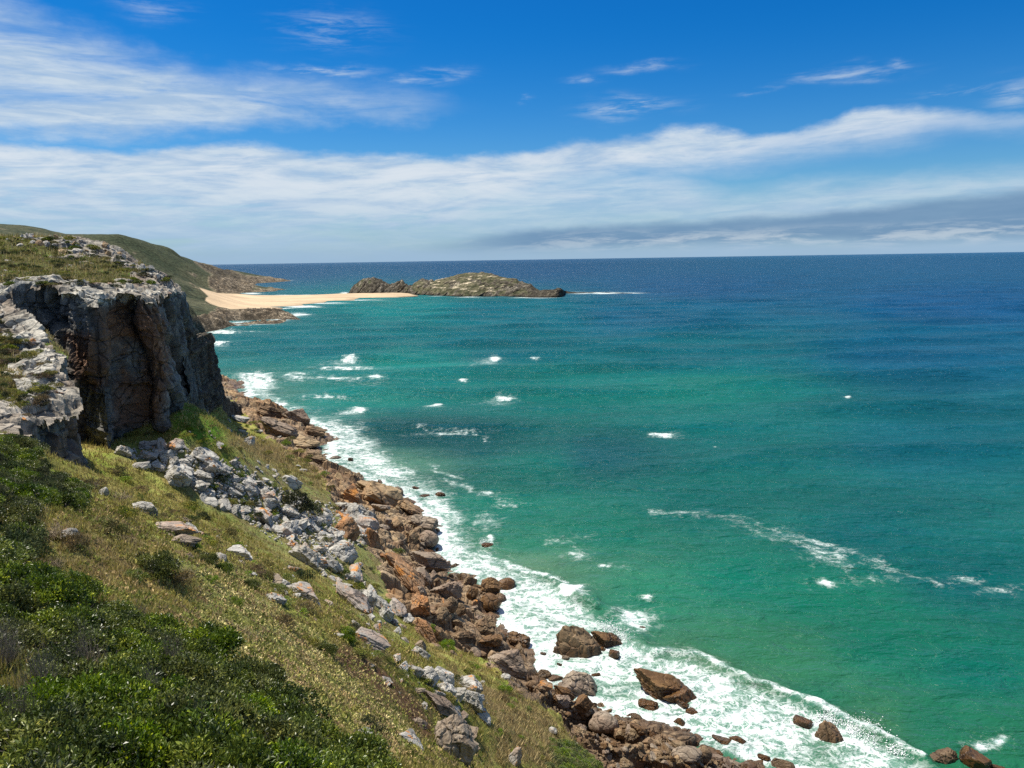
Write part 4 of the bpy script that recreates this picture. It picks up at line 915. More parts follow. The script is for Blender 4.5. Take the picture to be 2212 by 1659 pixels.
NAMED = [
 # standing in the surf
 (1252, 1388, 108, 92, 4, 'brown', 'b', 2, 'massive brown rock standing alone in the white surf', 1), (1312, 1381, 74, 50, 10, 'darkbrown', 's', 0, 'dark ledge rock touching the right side of the massive surf rock', 1),
 (1327, 1413, 34, 26, 0, 'darkbrown', 'a', 1, 'small dark rock in foam below the ledge rock by the massive surf rock', 1), (1300, 1402, 20, 16, 0, 'darkbrown', 'a', 3, 'little wedge between the massive surf rock and its small dark neighbour', 1),
 (1432, 1480, 134, 80, 14, 'darkbrown', 's', 0, 'long rust brown layered rock leaning in the foam', 1), (1474, 1500, 78, 46, 28, 'darkbrown', 's', 2, 'right hand shoulder of layered rock sloping into the foam', 1),
 (1400, 1523, 42, 27, 0, 'darkbrown', 'b', 0, 'rounded brown rock in the foam below the long layered rock', 1), (1474, 1521, 40, 25, 10, 'darkbrown', 'a', 2, 'jagged brown rock at the foot of the long layered rock', 1), (1494, 1536, 30, 18, 10, 'darkbrown', 'a', 4, 'low half drowned rock under the jagged brown rock', 1),
 (1258, 1480, 90, 68, 30, 'greybrown', 'b', 1, 'smooth sloping grey brown rock washed by white water', 1), (1200, 1464, 30, 20, 10, 'brown', 'a', 0, 'small pointed brown rock beside the smooth sloping rock', 1),
 (1173, 1413, 20, 11, 0, 'darkbrown', 'a', 1, 'tiny dark rock in white foam left of the massive surf rock', 1), (1222, 1421, 24, 11, 5, 'greybrown', 'a', 1, 'flat washed rock at the foot of the massive surf rock', 1), (1209, 1436, 15, 13, 0, 'darkbrown', 'a', 2, 'tiny tooth of rock in foam above the smooth sloping rock', 1),
 (1284, 1457, 26, 13, 0, 'darkbrown', 'b', 2, 'dark rock awash in foam right of the smooth sloping rock', 1), (1468, 1558, 26, 28, 0, 'darkbrown', 'a', 3, 'upright dark rock in foam below the layered rock', 1), (1419, 1572, 50, 32, 24, 'darkbrown', 'b', 2, 'smooth brown rock sloping to the foam at the boulder field edge', 1),
 (1375, 1551, 38, 22, 25, 'brown', 'a', 4, 'slanted brown rock on the water edge above the boulder field', 1), (1337, 1551, 24, 14, 10, 'darkbrown', 'a', 0, 'small dark rock behind the big rounded shore boulder', 1),
 (1735, 1560, 56, 24, 3, 'darkbrown', 'a', 1, 'low dark reef rock under the breaking wave', 1), (1796, 1584, 60, 56, 12, 'brown', 'b', 2, 'brown dome of rock with white water pouring off it', 1), (2044, 1631, 56, 52, 20, 'brown', 'b', 0, 'brown rock sheeted with foam at the lower right', 1), (2108, 1642, 84, 50, 12, 'darkbrown', 'a', 1, 'black wet rock back rising from green water', 1), (2150, 1655, 40, 16, 5, 'darkbrown', 'b', 2, 'black rock barely above water next to the wet rock back', 1),
 (1560, 1600, 50, 18, 0, 'darkbrown', 'a', 2, 'dark reef rock in foam with a notched top', 1), (1596, 1598, 40, 20, 10, 'darkbrown', 'a', 3, 'dark reef rock touching the notched one on its right', 1), (1551, 1627, 26, 11, 0, 'darkbrown', 'a', 4, 'flat dark rock in foam below the notched reef rock', 1), (1650, 1636, 26, 12, 0, 'darkbrown', 'b', 0, 'small black rock alone in foam near the bottom edge', 1), (1692, 1648, 48, 28, 5, 'brown', 'a', 1, 'rounded brown rock cut by the bottom edge among foam', 1), (1572, 1652, 70, 24, 5, 'greybrown', 'b', 0, 'broad pitted rock at the bottom edge', 1), (1636, 1655, 46, 18, 5, 'brown', 'b', 2, 'smooth brown rock between the pitted rock and the rounded one', 1), (1447, 1606, 22, 12, 0, 'darkbrown', 'a', 0, 'little dark rock in foam by the lower boulder pile', 1),
 (724, 988, 26, 15, 0, 'greybrown', 'r', 0, 'low grey rock in foam off the upper platform', 1), (757, 993, 17, 16, 0, 'darkbrown', 'a', 1, 'small dark peak in foam right of the low grey rock', 1), (722, 1009, 14, 5, 0, 'darkbrown', 'a', 2, 'sliver of dark rock below the low grey rock', 1), (745, 1016, 12, 5, 0, 'darkbrown', 'a', 3, 'second sliver of dark rock near the foam edge', 1),
 (916, 1070, 28, 10, 0, 'darkbrown', 'a', 4, 'dark flat rock awash off the tan ridge', 1), (950, 1067, 24, 11, 5, 'darkbrown', 'r', 1, 'black rock awash farther out off the tan ridge', 1), (898, 1053, 18, 7, 0, 'darkbrown', 'a', 0, 'thin black rock in foam close to the tan ridge', 1), (1056, 1177, 32, 15, 15, 'darkbrown', 'r', 2, 'dark rock hit by a breaking wave', 1), (1387, 1355, 18, 6, 0, 'darkbrown', 'r', 0, 'submerged dark rock just breaking the green surface', 1), (1366, 1353, 16, 5, 0, 'darkbrown', 'r', 1, 'thin dark rock awash right of the massive surf rock', 1),
 (1170, 1345, 16, 6, 0, 'darkbrown', 'a', 2, 'low dark rock in foam above the massive surf rock', 1), (950, 1137, 20, 8, 0, 'darkbrown', 'a', 3, 'black rock in foam below the tan ridge', 1), (530, 868, 20, 8, 10, 'brown', 'a', 1, 'brown rock at the tip of the dark slab in foam', 1),
 # rocks of the shore
 (1092, 1263, 42, 38, 0, 'darkbrown', 'r', 2, 'round dark brown boulder at the seaward tip of the point', 0), (1060, 1266, 48, 46, 0, 'darkbrown', 'b', 1, 'tall dark brown rock left of the round boulder on the point', 0), (1057, 1303, 48, 40, 10, 'darkbrown', 'r', 1, 'round brown boulder at the water below the point', 0),
 (928, 1214, 90, 54, 8, 'greybrown', 's', 0, 'large layered grey brown boulder with a shadowed underside', 0), (964, 1272, 70, 56, 2, 'greybrown', 'b', 2, 'big squarish grey brown block with a flat top', 0), (914, 1248, 42, 34, 10, 'greybrown', 'a', 0, 'grey brown block wedged left of the squarish block', 0), (908, 1282, 32, 42, 5, 'greybrown', 'a', 2, 'upright grey brown block under the wedged block', 0),
 (972, 1306, 36, 34, 0, 'brown', 'r', 0, 'smooth rounded brown boulder under the squarish block', 0), (992, 1316, 28, 36, 20, 'brown', 'a', 1, 'split brown block right of the smooth rounded boulder', 0), (952, 1334, 46, 38, 0, 'brown', 'b', 0, 'broken brown block with pale rubble round it', 0), (1016, 1254, 38, 28, 15, 'brown', 'a', 3, 'brown block behind the tall dark rock of the point', 0), (1020, 1284, 30, 40, 5, 'darkbrown', 'a', 4, 'narrow brown block between squarish block and the point', 0),
 (884, 1262, 118, 46, 52, 'rust', 's', 1, 'long orange stained rock spine running downhill', 0), (911, 1318, 62, 38, 66, 'rust', 'b', 2, 'bright orange broken end of the rock spine', 0), (857, 1212, 60, 32, 35, 'rust', 'a', 2, 'rust red rock patch above the orange spine', 0), (830, 1200, 24, 16, 10, 'rust', 'a', 0, 'small rusty slab at the top of the rust red rock', 0),
 (914, 1364, 80, 36, 58, 'rust', 's', 2, 'rusty grey slab with a dark overhang below the orange end', 0), (908, 1392, 26, 34, 10, 'greybrown', 'a', 3, 'dark block under the rusty slab', 0), (1048, 1348, 62, 42, 8, 'brown', 'b', 1, 'wide brown rock above the lower inlet', 0), (1000, 1380, 70, 38, 6, 'brown', 's', 0, 'brown ridge block above the long slab', 0), (1054, 1382, 62, 34, 5, 'darkbrown', 'b', 2, 'dark red brown rock at the inlet', 0), (1120, 1386, 48, 42, 10, 'darkbrown', 'b', 0, 'dark rock knob over the foam at the inlet mouth', 0),
 (1098, 1430, 140, 62, 24, 'greybrown', 's', 1, 'long cracked grey brown slab sloping to the sea', 0), (1092, 1462, 26, 16, 0, 'grey', 'r', 0, 'smooth dark grey cobble boulder below the cracked slab', 0), (1148, 1480, 24, 18, 0, 'brown', 'r', 2, 'round brown boulder at the foot of the cracked slab', 0), (1176, 1455, 30, 24, 20, 'brown', 'a', 1, 'brown seaward corner block of the cracked slab', 0),
 (1304, 1560, 64, 42, 5, 'greybrown', 'r', 1, 'big rounded grey brown boulder in the boulder field', 0), (1255, 1524, 46, 46, 25, 'darkbrown', 's', 2, 'dark split rock between the layered slabs by the water', 0), (1217, 1500, 50, 32, 20, 'darkbrown', 's', 0, 'dark layered rock under the smooth sloping rock', 0), (1203, 1520, 58, 34, 12, 'greybrown', 'b', 2, 'grey brown boulder leaning on the dark layered rock', 0), (1380, 1577, 46, 28, 5, 'darkbrown', 'a', 2, 'dark broken rock beside the smooth brown rock', 0),
 (1484, 1626, 62, 36, 0, 'greybrown', 'r', 2, 'broad smooth boulder at the lower water edge', 0), (1518, 1628, 40, 34, 0, 'brown', 'r', 0, 'round brown boulder right of the broad smooth one', 0), (1466, 1610, 40, 22, 10, 'brown', 'a', 4, 'brown wedge rock above the broad smooth boulder', 0),
 (916, 1130, 58, 34, 10, 'greybrown', 'b', 0, 'grey boulder on the seaward side of the tan ridge', 0), (924, 1164, 48, 36, 5, 'greybrown', 'r', 1, 'rounded grey boulder below the first on the tan ridge', 0), (856, 1128, 36, 26, 0, 'tan', 'a', 1, 'tan block in the middle of the tan ridge', 0), (893, 1158, 34, 30, 10, 'tan', 'a', 3, 'orange tan block under the tan ridge', 0), (823, 1098, 48, 20, 3, 'greybrown', 'a', 2, 'dark flat topped block lying on the tan ridge', 0), (838, 1076, 110, 56, 32, 'tan', 's', 0, 'long pale tan rock ridge along the shore', 0), (790, 1052, 60, 34, 20, 'tan', 's', 2, 'tan rock knob at the upper end of the tan ridge', 0), (890, 1100, 70, 36, 25, 'tan', 'b', 1, 'craggy tan rock at the seaward end of the ridge', 0),
 (760, 1063, 58, 46, 20, 'rust', 's', 0, 'red brown crag beside the tan ridge', 0), (747, 1140, 64, 60, 5, 'rust', 'b', 1, 'sheer dark rust block capped by grey boulders', 0), (803, 1158, 36, 46, 0, 'rust', 'a', 4, 'reddish pillar right of the sheer rust block', 0),
 (640, 900, 100, 36, 22, 'greybrown', 's', 1, 'long layered rock back of the upper platform', 0), (590, 888, 84, 26, 18, 'brown', 's', 0, 'dark ridge rock at the top of the upper platform', 0), (655, 958, 100, 34, 14, 'tan', 'b', 2, 'pale orange rock shelf on the upper platform', 0), (680, 985, 70, 26, 10, 'brown', 's', 2, 'brown ledge under the pale orange shelf', 0), (600, 925, 80, 34, 25, 'greybrown', 'b', 0, 'cracked grey brown hump on the upper platform', 0), (680, 930, 60, 24, 12, 'brown', 'b', 1, 'brown nose of the upper platform at the foam', 0),
 # grey boulders of the slope
 (658, 1202, 86, 46, 32, 'grey', 'b', 0, 'long pale boulder with a shadowed hollow side', 0), (738, 1190, 74, 54, 12, 'grey', 'b', 1, 'large pale grey boulder heading the lower scree', 0), (718, 1218, 34, 44, -28, 'grey', 'a', 0, 'pale slab propped against the large grey boulder', 0), (762, 1244, 34, 23, 5, 'grey', 'r', 1, 'rounded pale boulder below the propped slab', 0),
 (796, 1291, 34, 58, 8, 'grey', 'a', 1, 'tall upright grey boulder', 0), (833, 1324, 40, 46, 12, 'grey', 'b', 2, 'angular grey boulder right of the tall upright one', 0), (764, 1299, 108, 34, 40, 'grey_orange', 's', 0, 'slanting grey slab with orange lichen under the tall boulder', 0), (652, 1282, 100, 36, 26, 'grey_orange', 's', 1, 'flat slab with orange lichen patches in the turf', 0), (594, 1292, 54, 26, 20, 'grey', 'b', 2, 'grey slab half buried left of the lichen patched slab', 0), (637, 1232, 50, 18, 48, 'grey_orange', 'a', 2, 'steep narrow rock with a bright orange lichen streak', 0),
 (796, 1388, 92, 34, 32, 'grey_orange', 's', 2, 'pinkish slab above the bare soil', 0), (909, 1413, 52, 26, 30, 'grey', 'b', 0, 'thin bluish grey outcrop in long grass', 0), (869, 1441, 35, 22.5, 0, 'grey', 'a', 3, 'small white boulder at the upper end of the boulder row', 0), (900, 1451, 40, 27.5, 10, 'grey', 'a', 4, 'second boulder of the row from its upper end', 0), (924, 1461, 52.5, 42.5, 0, 'grey', 'b', 1, 'pale knobbly boulder in the middle of the row', 0), (956, 1457, 52.5, 50, -8, 'grey', 'a', 0, 'bright block standing behind the boulder row', 0), (964, 1489, 50, 35, 20, 'grey', 'b', 2, 'grey boulder below the bright block', 0), (985, 1498, 42.5, 40, 0, 'grey', 'a', 2, 'grey boulder before the large end boulder of the row', 0), (1019, 1513, 67.5, 60, 0, 'grey', 'b', 0, 'large shadowed boulder ending the row', 0), (1013, 1482, 62.5, 40, 0, 'grey', 's', 1, 'ringed grey outcrop behind the large end boulder', 0), (1043, 1547, 60, 25, 25, 'grey', 's', 0, 'flat grey rock below the large end boulder', 0),
 (790, 1592, 62, 27, 24, 'grey', 's', 2, 'pale streaked rock lying in grass near the thicket', 0), (980, 1596, 104, 128, 8, 'greybrown', 'b', 1, 'dark craggy outcrop with a sheer shadowed side', 0), (946, 1520, 100, 40, 34, 'greybrown', 's', 0, 'weathered brown ledge on top of the craggy outcrop', 0), (884, 1598, 110, 36, 36, 'grey', 's', 0, 'white crusted ledge left of the craggy outcrop', 0), (1112, 1634, 32, 56, 18, 'grey_orange', 'b', 0, 'white rock with vivid orange lichen at the bottom edge', 0), (1193, 1577, 18, 22, 20, 'grey', 'a', 1, 'small white stone alone in the straw coloured grass', 0), (1241, 1610, 14, 14, 0, 'grey', 'a', 2, 'small white stone near the boulder field', 0), (905, 1560, 40, 24, 20, 'greybrown', 'a', 3, 'grey ledge stub beside the white crusted ledge', 0),
 (149, 1154, 46, 34, 25, 'grey', 'b', 1, 'white rock among dry twigs in the upper thicket', 0), (313, 1100, 54, 30, 18, 'grey', 's', 1, 'flat pale rock step above the shrubs', 0), (368, 1143, 108, 28, 10, 'grey_orange', 's', 0, 'broad slab covered in orange lichen', 0), (390, 1166, 80, 26, 14, 'greybrown', 's', 2, 'dark overhung ledge beneath the orange covered slab', 0), (512, 1196, 72, 26, 8, 'grey', 's', 2, 'smooth grey slab with a shadowed front edge', 0), (407, 1202, 38, 20, 5, 'greybrown', 's', 1, 'brown layered stub in the shrubs under the ledge', 0), (224, 1062, 24, 26, 40, 'grey', 'a', 4, 'thin white stone beside the path of bare soil', 0),
 (381, 1030, 66, 50, 25, 'grey', 'b', 2, 'big white boulder at the head of the scree', 0), (337, 1008, 50, 24, 10, 'grey', 's', 0, 'sharp edged slab left of the big white boulder', 0), (302, 1006, 44, 24, -20, 'grey', 'a', 0, 'leaning grey slab at the left end of the scree', 0), (267, 977, 44, 30, 10, 'grey', 'b', 0, 'grey boulder near the foot of the cliff', 0), (328, 960, 36, 18, 0, 'grey', 'a', 1, 'lone grey boulder on the grass by the cliff foot', 0), (363, 982, 42, 24, 25, 'grey', 'a', 3, 'grey boulder between the lone one and the white one', 0), (464, 1014, 62, 44, 5, 'grey_orange', 'b', 2, 'brownish heap of rock topped with shrubs in the scree', 0),
 (626, 1040, 60, 34, 14, 'grey', 'a', 4, 'pyramid shaped pale boulder on the straw grass edge', 0), (578, 1082, 54, 24, 5, 'grey', 's', 1, 'rounded slab in the middle of the scree', 0), (538, 952, 25, 32, 30, 'grey', 'b', 1, 'upright white boulder alone on the grass slope', 0), (518, 905, 38, 22, 20, 'grey', 'a', 2, 'tilted grey boulder on the grass ridge', 0), (521, 931, 20, 12, 0, 'grey', 'a', 0, 'small pale stone above the upright white boulder', 0), (558, 932, 18, 11, 10, 'grey', 'a', 1, 'small pale stone on the grass next to the rock platform', 0), (512, 1058, 40, 24, 10, 'grey', 'b', 0, 'blocky boulder in the upper scree', 0), (700, 1120, 40, 30, 20, 'grey', 'b', 1, 'white block on the brow above the rust block', 0), (762, 1108, 44, 26, 10, 'grey', 'a', 3, 'grey cap rock on the sheer rust block', 0), (800, 1120, 30, 20, 15, 'grey', 'a', 4, 'grey cap rock on the reddish pillar', 0), (620, 1150, 46, 28, 20, 'grey_orange', 'a', 3, 'boulder with orange lichen amid the lower scree', 0),
 (345, 955, 14, 18, 10, 'grey', 'a', 3, 'grey block in shade against the cliff foot', 0), (262, 915, 20, 34, 5, 'grey', 'a', 2, 'blue grey block leaning on the cliff foot', 0),
]
for t_ in NAMED: named(*t_[:9], sea=bool(t_[9]))
def scatter_px(poly, n, smin, smax, kinds, key='slope', seed=1, name=None, label='', cat='boulder', group='', power=2.2, sea=False, flat=(0.45, 0.9)):
    r_ = np.random.default_rng(seed); pu = np.array([a for a, b in poly]); pv = np.array([b for a, b in poly]); made = 0; us = []; vs = []
    while len(us) < n:
        a = r_.uniform(pu.min(), pu.max(), n * 3); b = r_.uniform(pv.min(), pv.max(), n * 3); m = inpoly(a, b, poly); us += list(a[m]); vs += list(b[m])
    us, vs = np.array(us[:n]), np.array(vs[:n])
    q = np.array([P(a, b, z=0.0) for a, b in zip(us, vs)]) if sea else hit_on(key, us, vs, 30.0 if key == 'top' else 10.0)
    for i in range(n):
        if np.isnan(q[i]).any(): continue
        dep = (q[i] - CAM) @ _F; w = smin + (smax - smin) * r_.uniform() ** power; s_ = w * dep / FPX / 2
        mk = kinds[r_.integers(len(kinds))]; x_ = r_.uniform(); kd = 'a' if x_ < 0.6 else ('b' if x_ < 0.85 or 'grey' == mk else ('s' if x_ < 0.95 else 'r'))
        fl = r_.uniform(*flat)
        put_rock(name or KIND_NAME[mk], PROTO[mk, kd, int(r_.integers(5 if kd == 'a' else 3))], (q[i][0], q[i][1], q[i][2] + s_ * 0.02), s_, s_ * r_.uniform(0.55, 0.95), s_ * fl, r_.normal(-0.5, 0.7) + (3.14 if r_.uniform() < .0 else 0), r_.normal(0.3, 0.25), label, CAT.get(name, cat), group, roll=r_.normal(0, 0.3))
SCREE2 = [(262, 985), (330, 955), (400, 970), (480, 1000), (520, 1000), (560, 1040), (620, 1060), (700, 1090), (790, 1100), (822, 1150), (800, 1180), (740, 1190), (700, 1240), (640, 1190), (590, 1170), (520, 1120), (450, 1090), (420, 1060), (350, 1010)]
scatter_px(SCREE2, 250, 9, 48, ['grey'] * 14 + ['grey_orange'], seed=21, name='scree_boulder', label='loose angular grey boulder lying in the long scree chute', cat='boulder', group='boulders of the scree chute', power=2.2, flat=(0.38, 0.75))
scatter_px(SCREE2, 22, 44, 78, ['grey', 'grey', 'grey_orange'], seed=27, name='scree_block', label='large half buried grey block among the smaller scree boulders', group='large blocks in the scree', power=1.5, flat=(0.35, 0.6))
scatter_px([(640, 1170), (760, 1200), (880, 1340), (905, 1430), (820, 1370), (700, 1260)], 26, 20, 62, ['grey', 'grey', 'grey_orange'], seed=28, name='outcrop_block', label='angular grey block in the broken band below the scree', group='blocks of the broken band below the scree', power=1.6, flat=(0.35, 0.7))
scatter_px([(500, 985), (560, 990), (640, 1040), (560, 1060), (520, 1020)], 28, 7, 22, ['grey'], seed=22, name='scree_boulder', label='pale boulder in the small scree tongue above the straw grass', group='boulders of the upper scree tongue')
scatter_px([(300, 1110), (420, 1120), (560, 1190), (700, 1290), (860, 1400), (1000, 1520), (1040, 1620), (960, 1620), (860, 1500), (700, 1370), (560, 1270), (420, 1200)], 76, 10, 60, ['grey', 'grey', 'grey_orange', 'greybrown'], seed=25, name='slab_boulder', label='flat pale slab half sunk in the turf of the middle slope', group='slabs in the middle slope turf', flat=(0.25, 0.5))
scatter_px([(240, 935), (380, 930), (560, 900), (640, 960), (700, 1040), (560, 985), (420, 950)], 18, 8, 26, ['grey'], seed=26, name='slab_boulder', label='pale rock showing through the grass just below the cliff', group='rocks in the grass below the cliff', flat=(0.3, 0.6))
scatter_px([(690, 1250), (780, 1240), (860, 1340), (880, 1400), (800, 1380)], 26, 7, 22, ['grey', 'grey_orange', 'grey'], seed=23, name='slope_stone', label='pale stone in the grass under the tall upright boulder', group='stones below the tall boulder')
scatter_px([(860, 1425), (1060, 1480), (1080, 1560), (1030, 1560), (950, 1510), (870, 1460)], 26, 6, 18, ['grey'], seed=24, name='row_stone', label='small white stone packed between the boulders of the row', group='stones of the boulder row')
B1 = [(1170, 1500), (1240, 1500), (1330, 1550), (1430, 1590), (1530, 1640), (1620, 1670), (1330, 1680), (1290, 1640), (1230, 1570)]
scatter_px(B1, 190, 9, 36, ['brown', 'greybrown', 'brown', 'darkbrown', 'tan', 'greybrown'], seed=31, name='beach_boulder', label='brown boulder jumbled in the field at the bottom of the slope', group='boulders of the lower boulder field', power=2.0)
B2 = [(860, 1190), (960, 1180), (1110, 1260), (1060, 1330), (1130, 1400), (1190, 1450), (1180, 1520), (1080, 1470), (960, 1400), (900, 1340), (860, 1260)]
scatter_px(B2, 100, 8, 34, ['brown', 'greybrown', 'darkbrown', 'brown', 'greybrown', 'rust', 'brown'], seed=32, name='cove_boulder', label='brown block among the rocks between the orange spine and surf', group='blocks between the orange spine and the surf', power=2.0)
B3 = [(700, 1015), (790, 1020), (950, 1100), (950, 1190), (880, 1200), (810, 1140), (740, 1060)]
scatter_px(B3, 60, 8, 30, ['tan', 'greybrown', 'tan'], seed=33, name='ridge_boulder', label='tan block broken from the pale tan shore ridge', group='blocks of the tan ridge')
scatter_px([(1180, 1470), (1330, 1540), (1460, 1580), (1580, 1640), (1540, 1659), (1400, 1600), (1200, 1500)], 34, 6, 20, ['darkbrown', 'brown'], seed=34, name='wet_rock', label='small wet rock in the wash along the boulder field', group='small rocks in the wash', sea=True)
scatter_px([(-20, 622), (100, 600), (300, 615), (380, 630), (380, 680), (300, 640), (120, 625), (30, 640), (150, 860), (60, 930), (0, 800)], 60, 8, 30, ['grey', 'grey_orange', 'grey'], key='top', seed=41, name='rim_boulder', label='bleached rock slab lying along the cliff rim', group='rocks along the cliff rim', flat=(0.25, 0.6))
scatter_px([(0, 508), (60, 506), (150, 512), (240, 535), (300, 580), (370, 602), (330, 605), (230, 560), (100, 540), (0, 530)], 70, 7, 26, ['grey', 'grey', 'tan', 'grey'], key='top', seed=42, name='crest_boulder', label='weathered rock on the crest of the headland', group='rocks of the headland crest', flat=(0.5, 1.0))
scatter_px([(0, 560), (200, 560), (340, 600), (200, 610), (0, 610)], 34, 5, 18, ['grey'], key='top', seed=43, name='plateau_stone', label='pale stone in the scrub between crest and rim', group='stones in the plateau scrub', flat=(0.2, 0.5))
print('rocks', NROCK)
# loose small rubble
def rubble(name, poly, n, smin, smax, mat, seed, label):
    r_ = np.random.default_rng(seed); pu = np.array([a for a, b in poly]); pv = np.array([b for a, b in poly])
    a = r_.uniform(pu.min(), pu.max(), n * 3); b = r_.uniform(pv.min(), pv.max(), n * 3); m = inpoly(a, b, poly); a, b = a[m][:n], b[m][:n]
    q = hit_on('slope', a, b, 10.0); ok = ~np.isnan(q).any(1); q = q[ok]; d, f = ico(1); Vs = []; Fs = []
    for i in range(len(q)):
        s_ = r_.uniform(smin, smax) * ((q[i] - CAM) @ _F) / FPX / 2; w = d * (1 + r_.uniform(-0.35, 0.35, (len(d), 1))) * (r_.uniform(0.6, 1.2, 3) * s_); Fs.append(f + i * len(d)); Vs.append(w + q[i] + (0, 0, s_ * 0.3))
    o = link(name, mesh_np(name, np.concatenate(Vs), np.concatenate(Fs), mat, smooth=False)); tag(o, label, 'rubble', kind='stuff')
rubble('rubble', SCREE2, 1500, 4, 9, M['grey'], 51, 'small grey rubble between the scree boulders')
rubble('shingle', B1, 900, 3, 8, M['brown'], 52, 'small brown stones between the shore boulders')

# ---------------------------------------------------------------- plants
def leaf_mat(name, spec=0.4, rough=0.42, trans=0.25):
    m, T, b = new_mat(name)
    a = T.n('ShaderNodeAttribute', attribute_name='Col').outputs['Color']
    rn = T.n('ShaderNodeObjectInfo').outputs['Random']
    hv = T.n('ShaderNodeHueSaturation', ins={'Hue': T.m('MULTIPLY_ADD', rn, 0.04, 0.48), 'Saturation': T.m('MULTIPLY_ADD', rn, 0.3, 0.8), 'Value': T.m('MULTIPLY_ADD', rn, 0.5, 1.05), 'Color': a})
    T.set(b, 'Base Color', hv); b.inputs['Roughness'].default_value = rough; b.inputs['Specular IOR Level'].default_value = spec
    if trans:
        tr = T.n('ShaderNodeBsdfTranslucent', ins={'Color': hv.outputs[0]}); mx = T.n('ShaderNodeMixShader', ins={0: trans, 1: b.outputs[0], 2: tr.outputs[0]})
        out = [n for n in T.t.nodes if n.type == 'OUTPUT_MATERIAL'][0]; T.t.links.new(mx.outputs[0], out.inputs[0])
    return m
M['leaf'] = leaf_mat('glossy_leaves', 0.45, 0.38, 0.30); M['dry'] = leaf_mat('matt_leaves', 0.15, 0.8, 0.2)
def twig_mat(name, c):
    m, T, b = new_mat(name); n = T.noise(T.n('ShaderNodeTexCoord').outputs['Object'], 12, 3)
    T.set(b, 'Base Color', T.mix(n, tuple(x * 0.5 for x in c), tuple(min(1, x * 1.5) for x in c))); b.inputs['Roughness'].default_value = 0.9; return m
M['twig'] = twig_mat('grey_twigs', (0.17, 0.145, 0.12)); M['twig_tan'] = twig_mat('tan_twigs', (0.30, 0.235, 0.16))

def leaf_cloud(pos, nor, ln, wd, r_, col, fold=0.25, upb=0.4, spread=0.9):
    """leaf shaped faces: four corners, creased along the midrib"""
    n = len(pos); d = nor * 1.0 + r_.normal(0, spread, (n, 3)) + np.array([0, 0, upb]); d /= np.linalg.norm(d, axis=1)[:, None]
    a = r_.normal(0, 1, (n, 3)); s = np.cross(d, a); s /= np.linalg.norm(s, axis=1)[:, None]; up = np.cross(s, d)
    L = (ln * r_.uniform(0.6, 1.25, n))[:, None]; Wd = (wd * r_.uniform(0.7, 1.2, n))[:, None]
    b0 = pos; tip = pos + d * L; m1 = pos + d * L * 0.5 + s * Wd * 0.5 + up * Wd * fold; m2 = pos + d * L * 0.5 - s * Wd * 0.5 + up * Wd * fold
    V = np.stack([b0, m1, tip, m2], 1).reshape(-1, 3); k = np.arange(n)[:, None] * 4
    F = np.concatenate([k + (0, 1, 2), k + (0, 2, 3)]); C = np.repeat(col, 4, 0); return V, F, C
def twigs(n, r_, R0, H, thick, bend=0.25, segs=4, base_r=0.25, out=1.0):
    Vs, Fs = [], []; c = 0
    for i in range(n):
        a = r_.uniform(0, 6.28); t = r_.uniform(0, 1) ** 0.6; end = np.array([math.cos(a) * R0 * t * out, math.sin(a) * R0 * t * out, H * math.sqrt(max(0.05, 1 - (t * 0.85) ** 2)) * r_.uniform(0.75, 1.1)])
        st = np.array([math.cos(a), math.sin(a), 0]) * base_r * r_.uniform(0, 1); w = r_.normal(0, bend * R0 * 0.3, (segs + 1, 3)); w[0] = 0
        pts = [st + (end - st) * (k / segs) + w[k] * (k / segs) for k in range(segs + 1)]
        for k in range(segs + 1):
            rad = thick * (1 - 0.8 * k / segs)
            for j in range(3):
                an = j * 2.094; Vs.append(pts[k] + np.array([math.cos(an) * rad, math.sin(an) * rad, 0]))
        for k in range(segs):
            for j in range(3):
                p0, p1 = c + k * 3 + j, c + k * 3 + (j + 1) % 3; Fs.append((p0, p1, p1 + 3, p0 + 3))
        c += 3 * (segs + 1)
    return np.array(Vs), np.array(Fs)
def bush_meshes(seed, nleaf, ln, wd, cols, mat, lobes=26, H=0.75, ntw=26, twm='twig', spread=0.8, upb=0.5):
    """a dome of radius 1: leaf sprays on many small lobes, gaps between them, and the branches inside"""
    r_ = np.random.default_rng(seed); cen = []
    for i in range(lobes):
        a = r_.uniform(0, 6.28); e = math.asin(r_.uniform(0.0, 1)); rr_ = r_.uniform(0.62, 0.86)
        cen.append((math.cos(a) * math.cos(e) * rr_, math.sin(a) * math.cos(e) * rr_, math.sin(e) * rr_ * H, r_.uniform(0.15, 0.33)))
    cen = np.array(cen); w = cen[:, 3] ** 2; pick = r_.choice(lobes, nleaf, p=w / w.sum())
    d = r_.normal(size=(nleaf, 3)); d[:, 2] = np.abs(d[:, 2]) * 1.0 - 0.25; d /= np.linalg.norm(d, axis=1)[:, None]
    pos = cen[pick, :3] + d * cen[pick, 3:4] * r_.uniform(0.62, 1.05, (nleaf, 1)); pos[:, 2] = np.maximum(pos[:, 2], 0.02)
    # leaves gather in rosettes
    q = np.round(pos / (ln * 1.5)) * (ln * 1.5) + r_.normal(0, ln * 0.25, pos.shape); pos = pos * 0.45 + q * 0.55
    lobe_c = np.asarray(cols)[r_.integers(0, len(cols), lobes)]; col = lobe_c[pick] * r_.uniform(0.6, 1.45, (nleaf, 1))
    hilite = r_.uniform(size=nleaf) < 0.12; col[hilite] = col[hilite] * (2.5, 2.1, 1.3)  # random leaves lightened and yellowed: sun highlights painted into the leaf colour
    V, F, C = leaf_cloud(pos, d, ln, wd, r_, col, spread=spread, upb=upb)
    me = mesh_np('foliage', V, F, mat, {'Col': C}, smooth=False)
    tv, tf = twigs(ntw, r_, 0.85, H * 0.95, 0.02); tm = mesh_np('stems', tv, tf, M[twm]); return me, tm
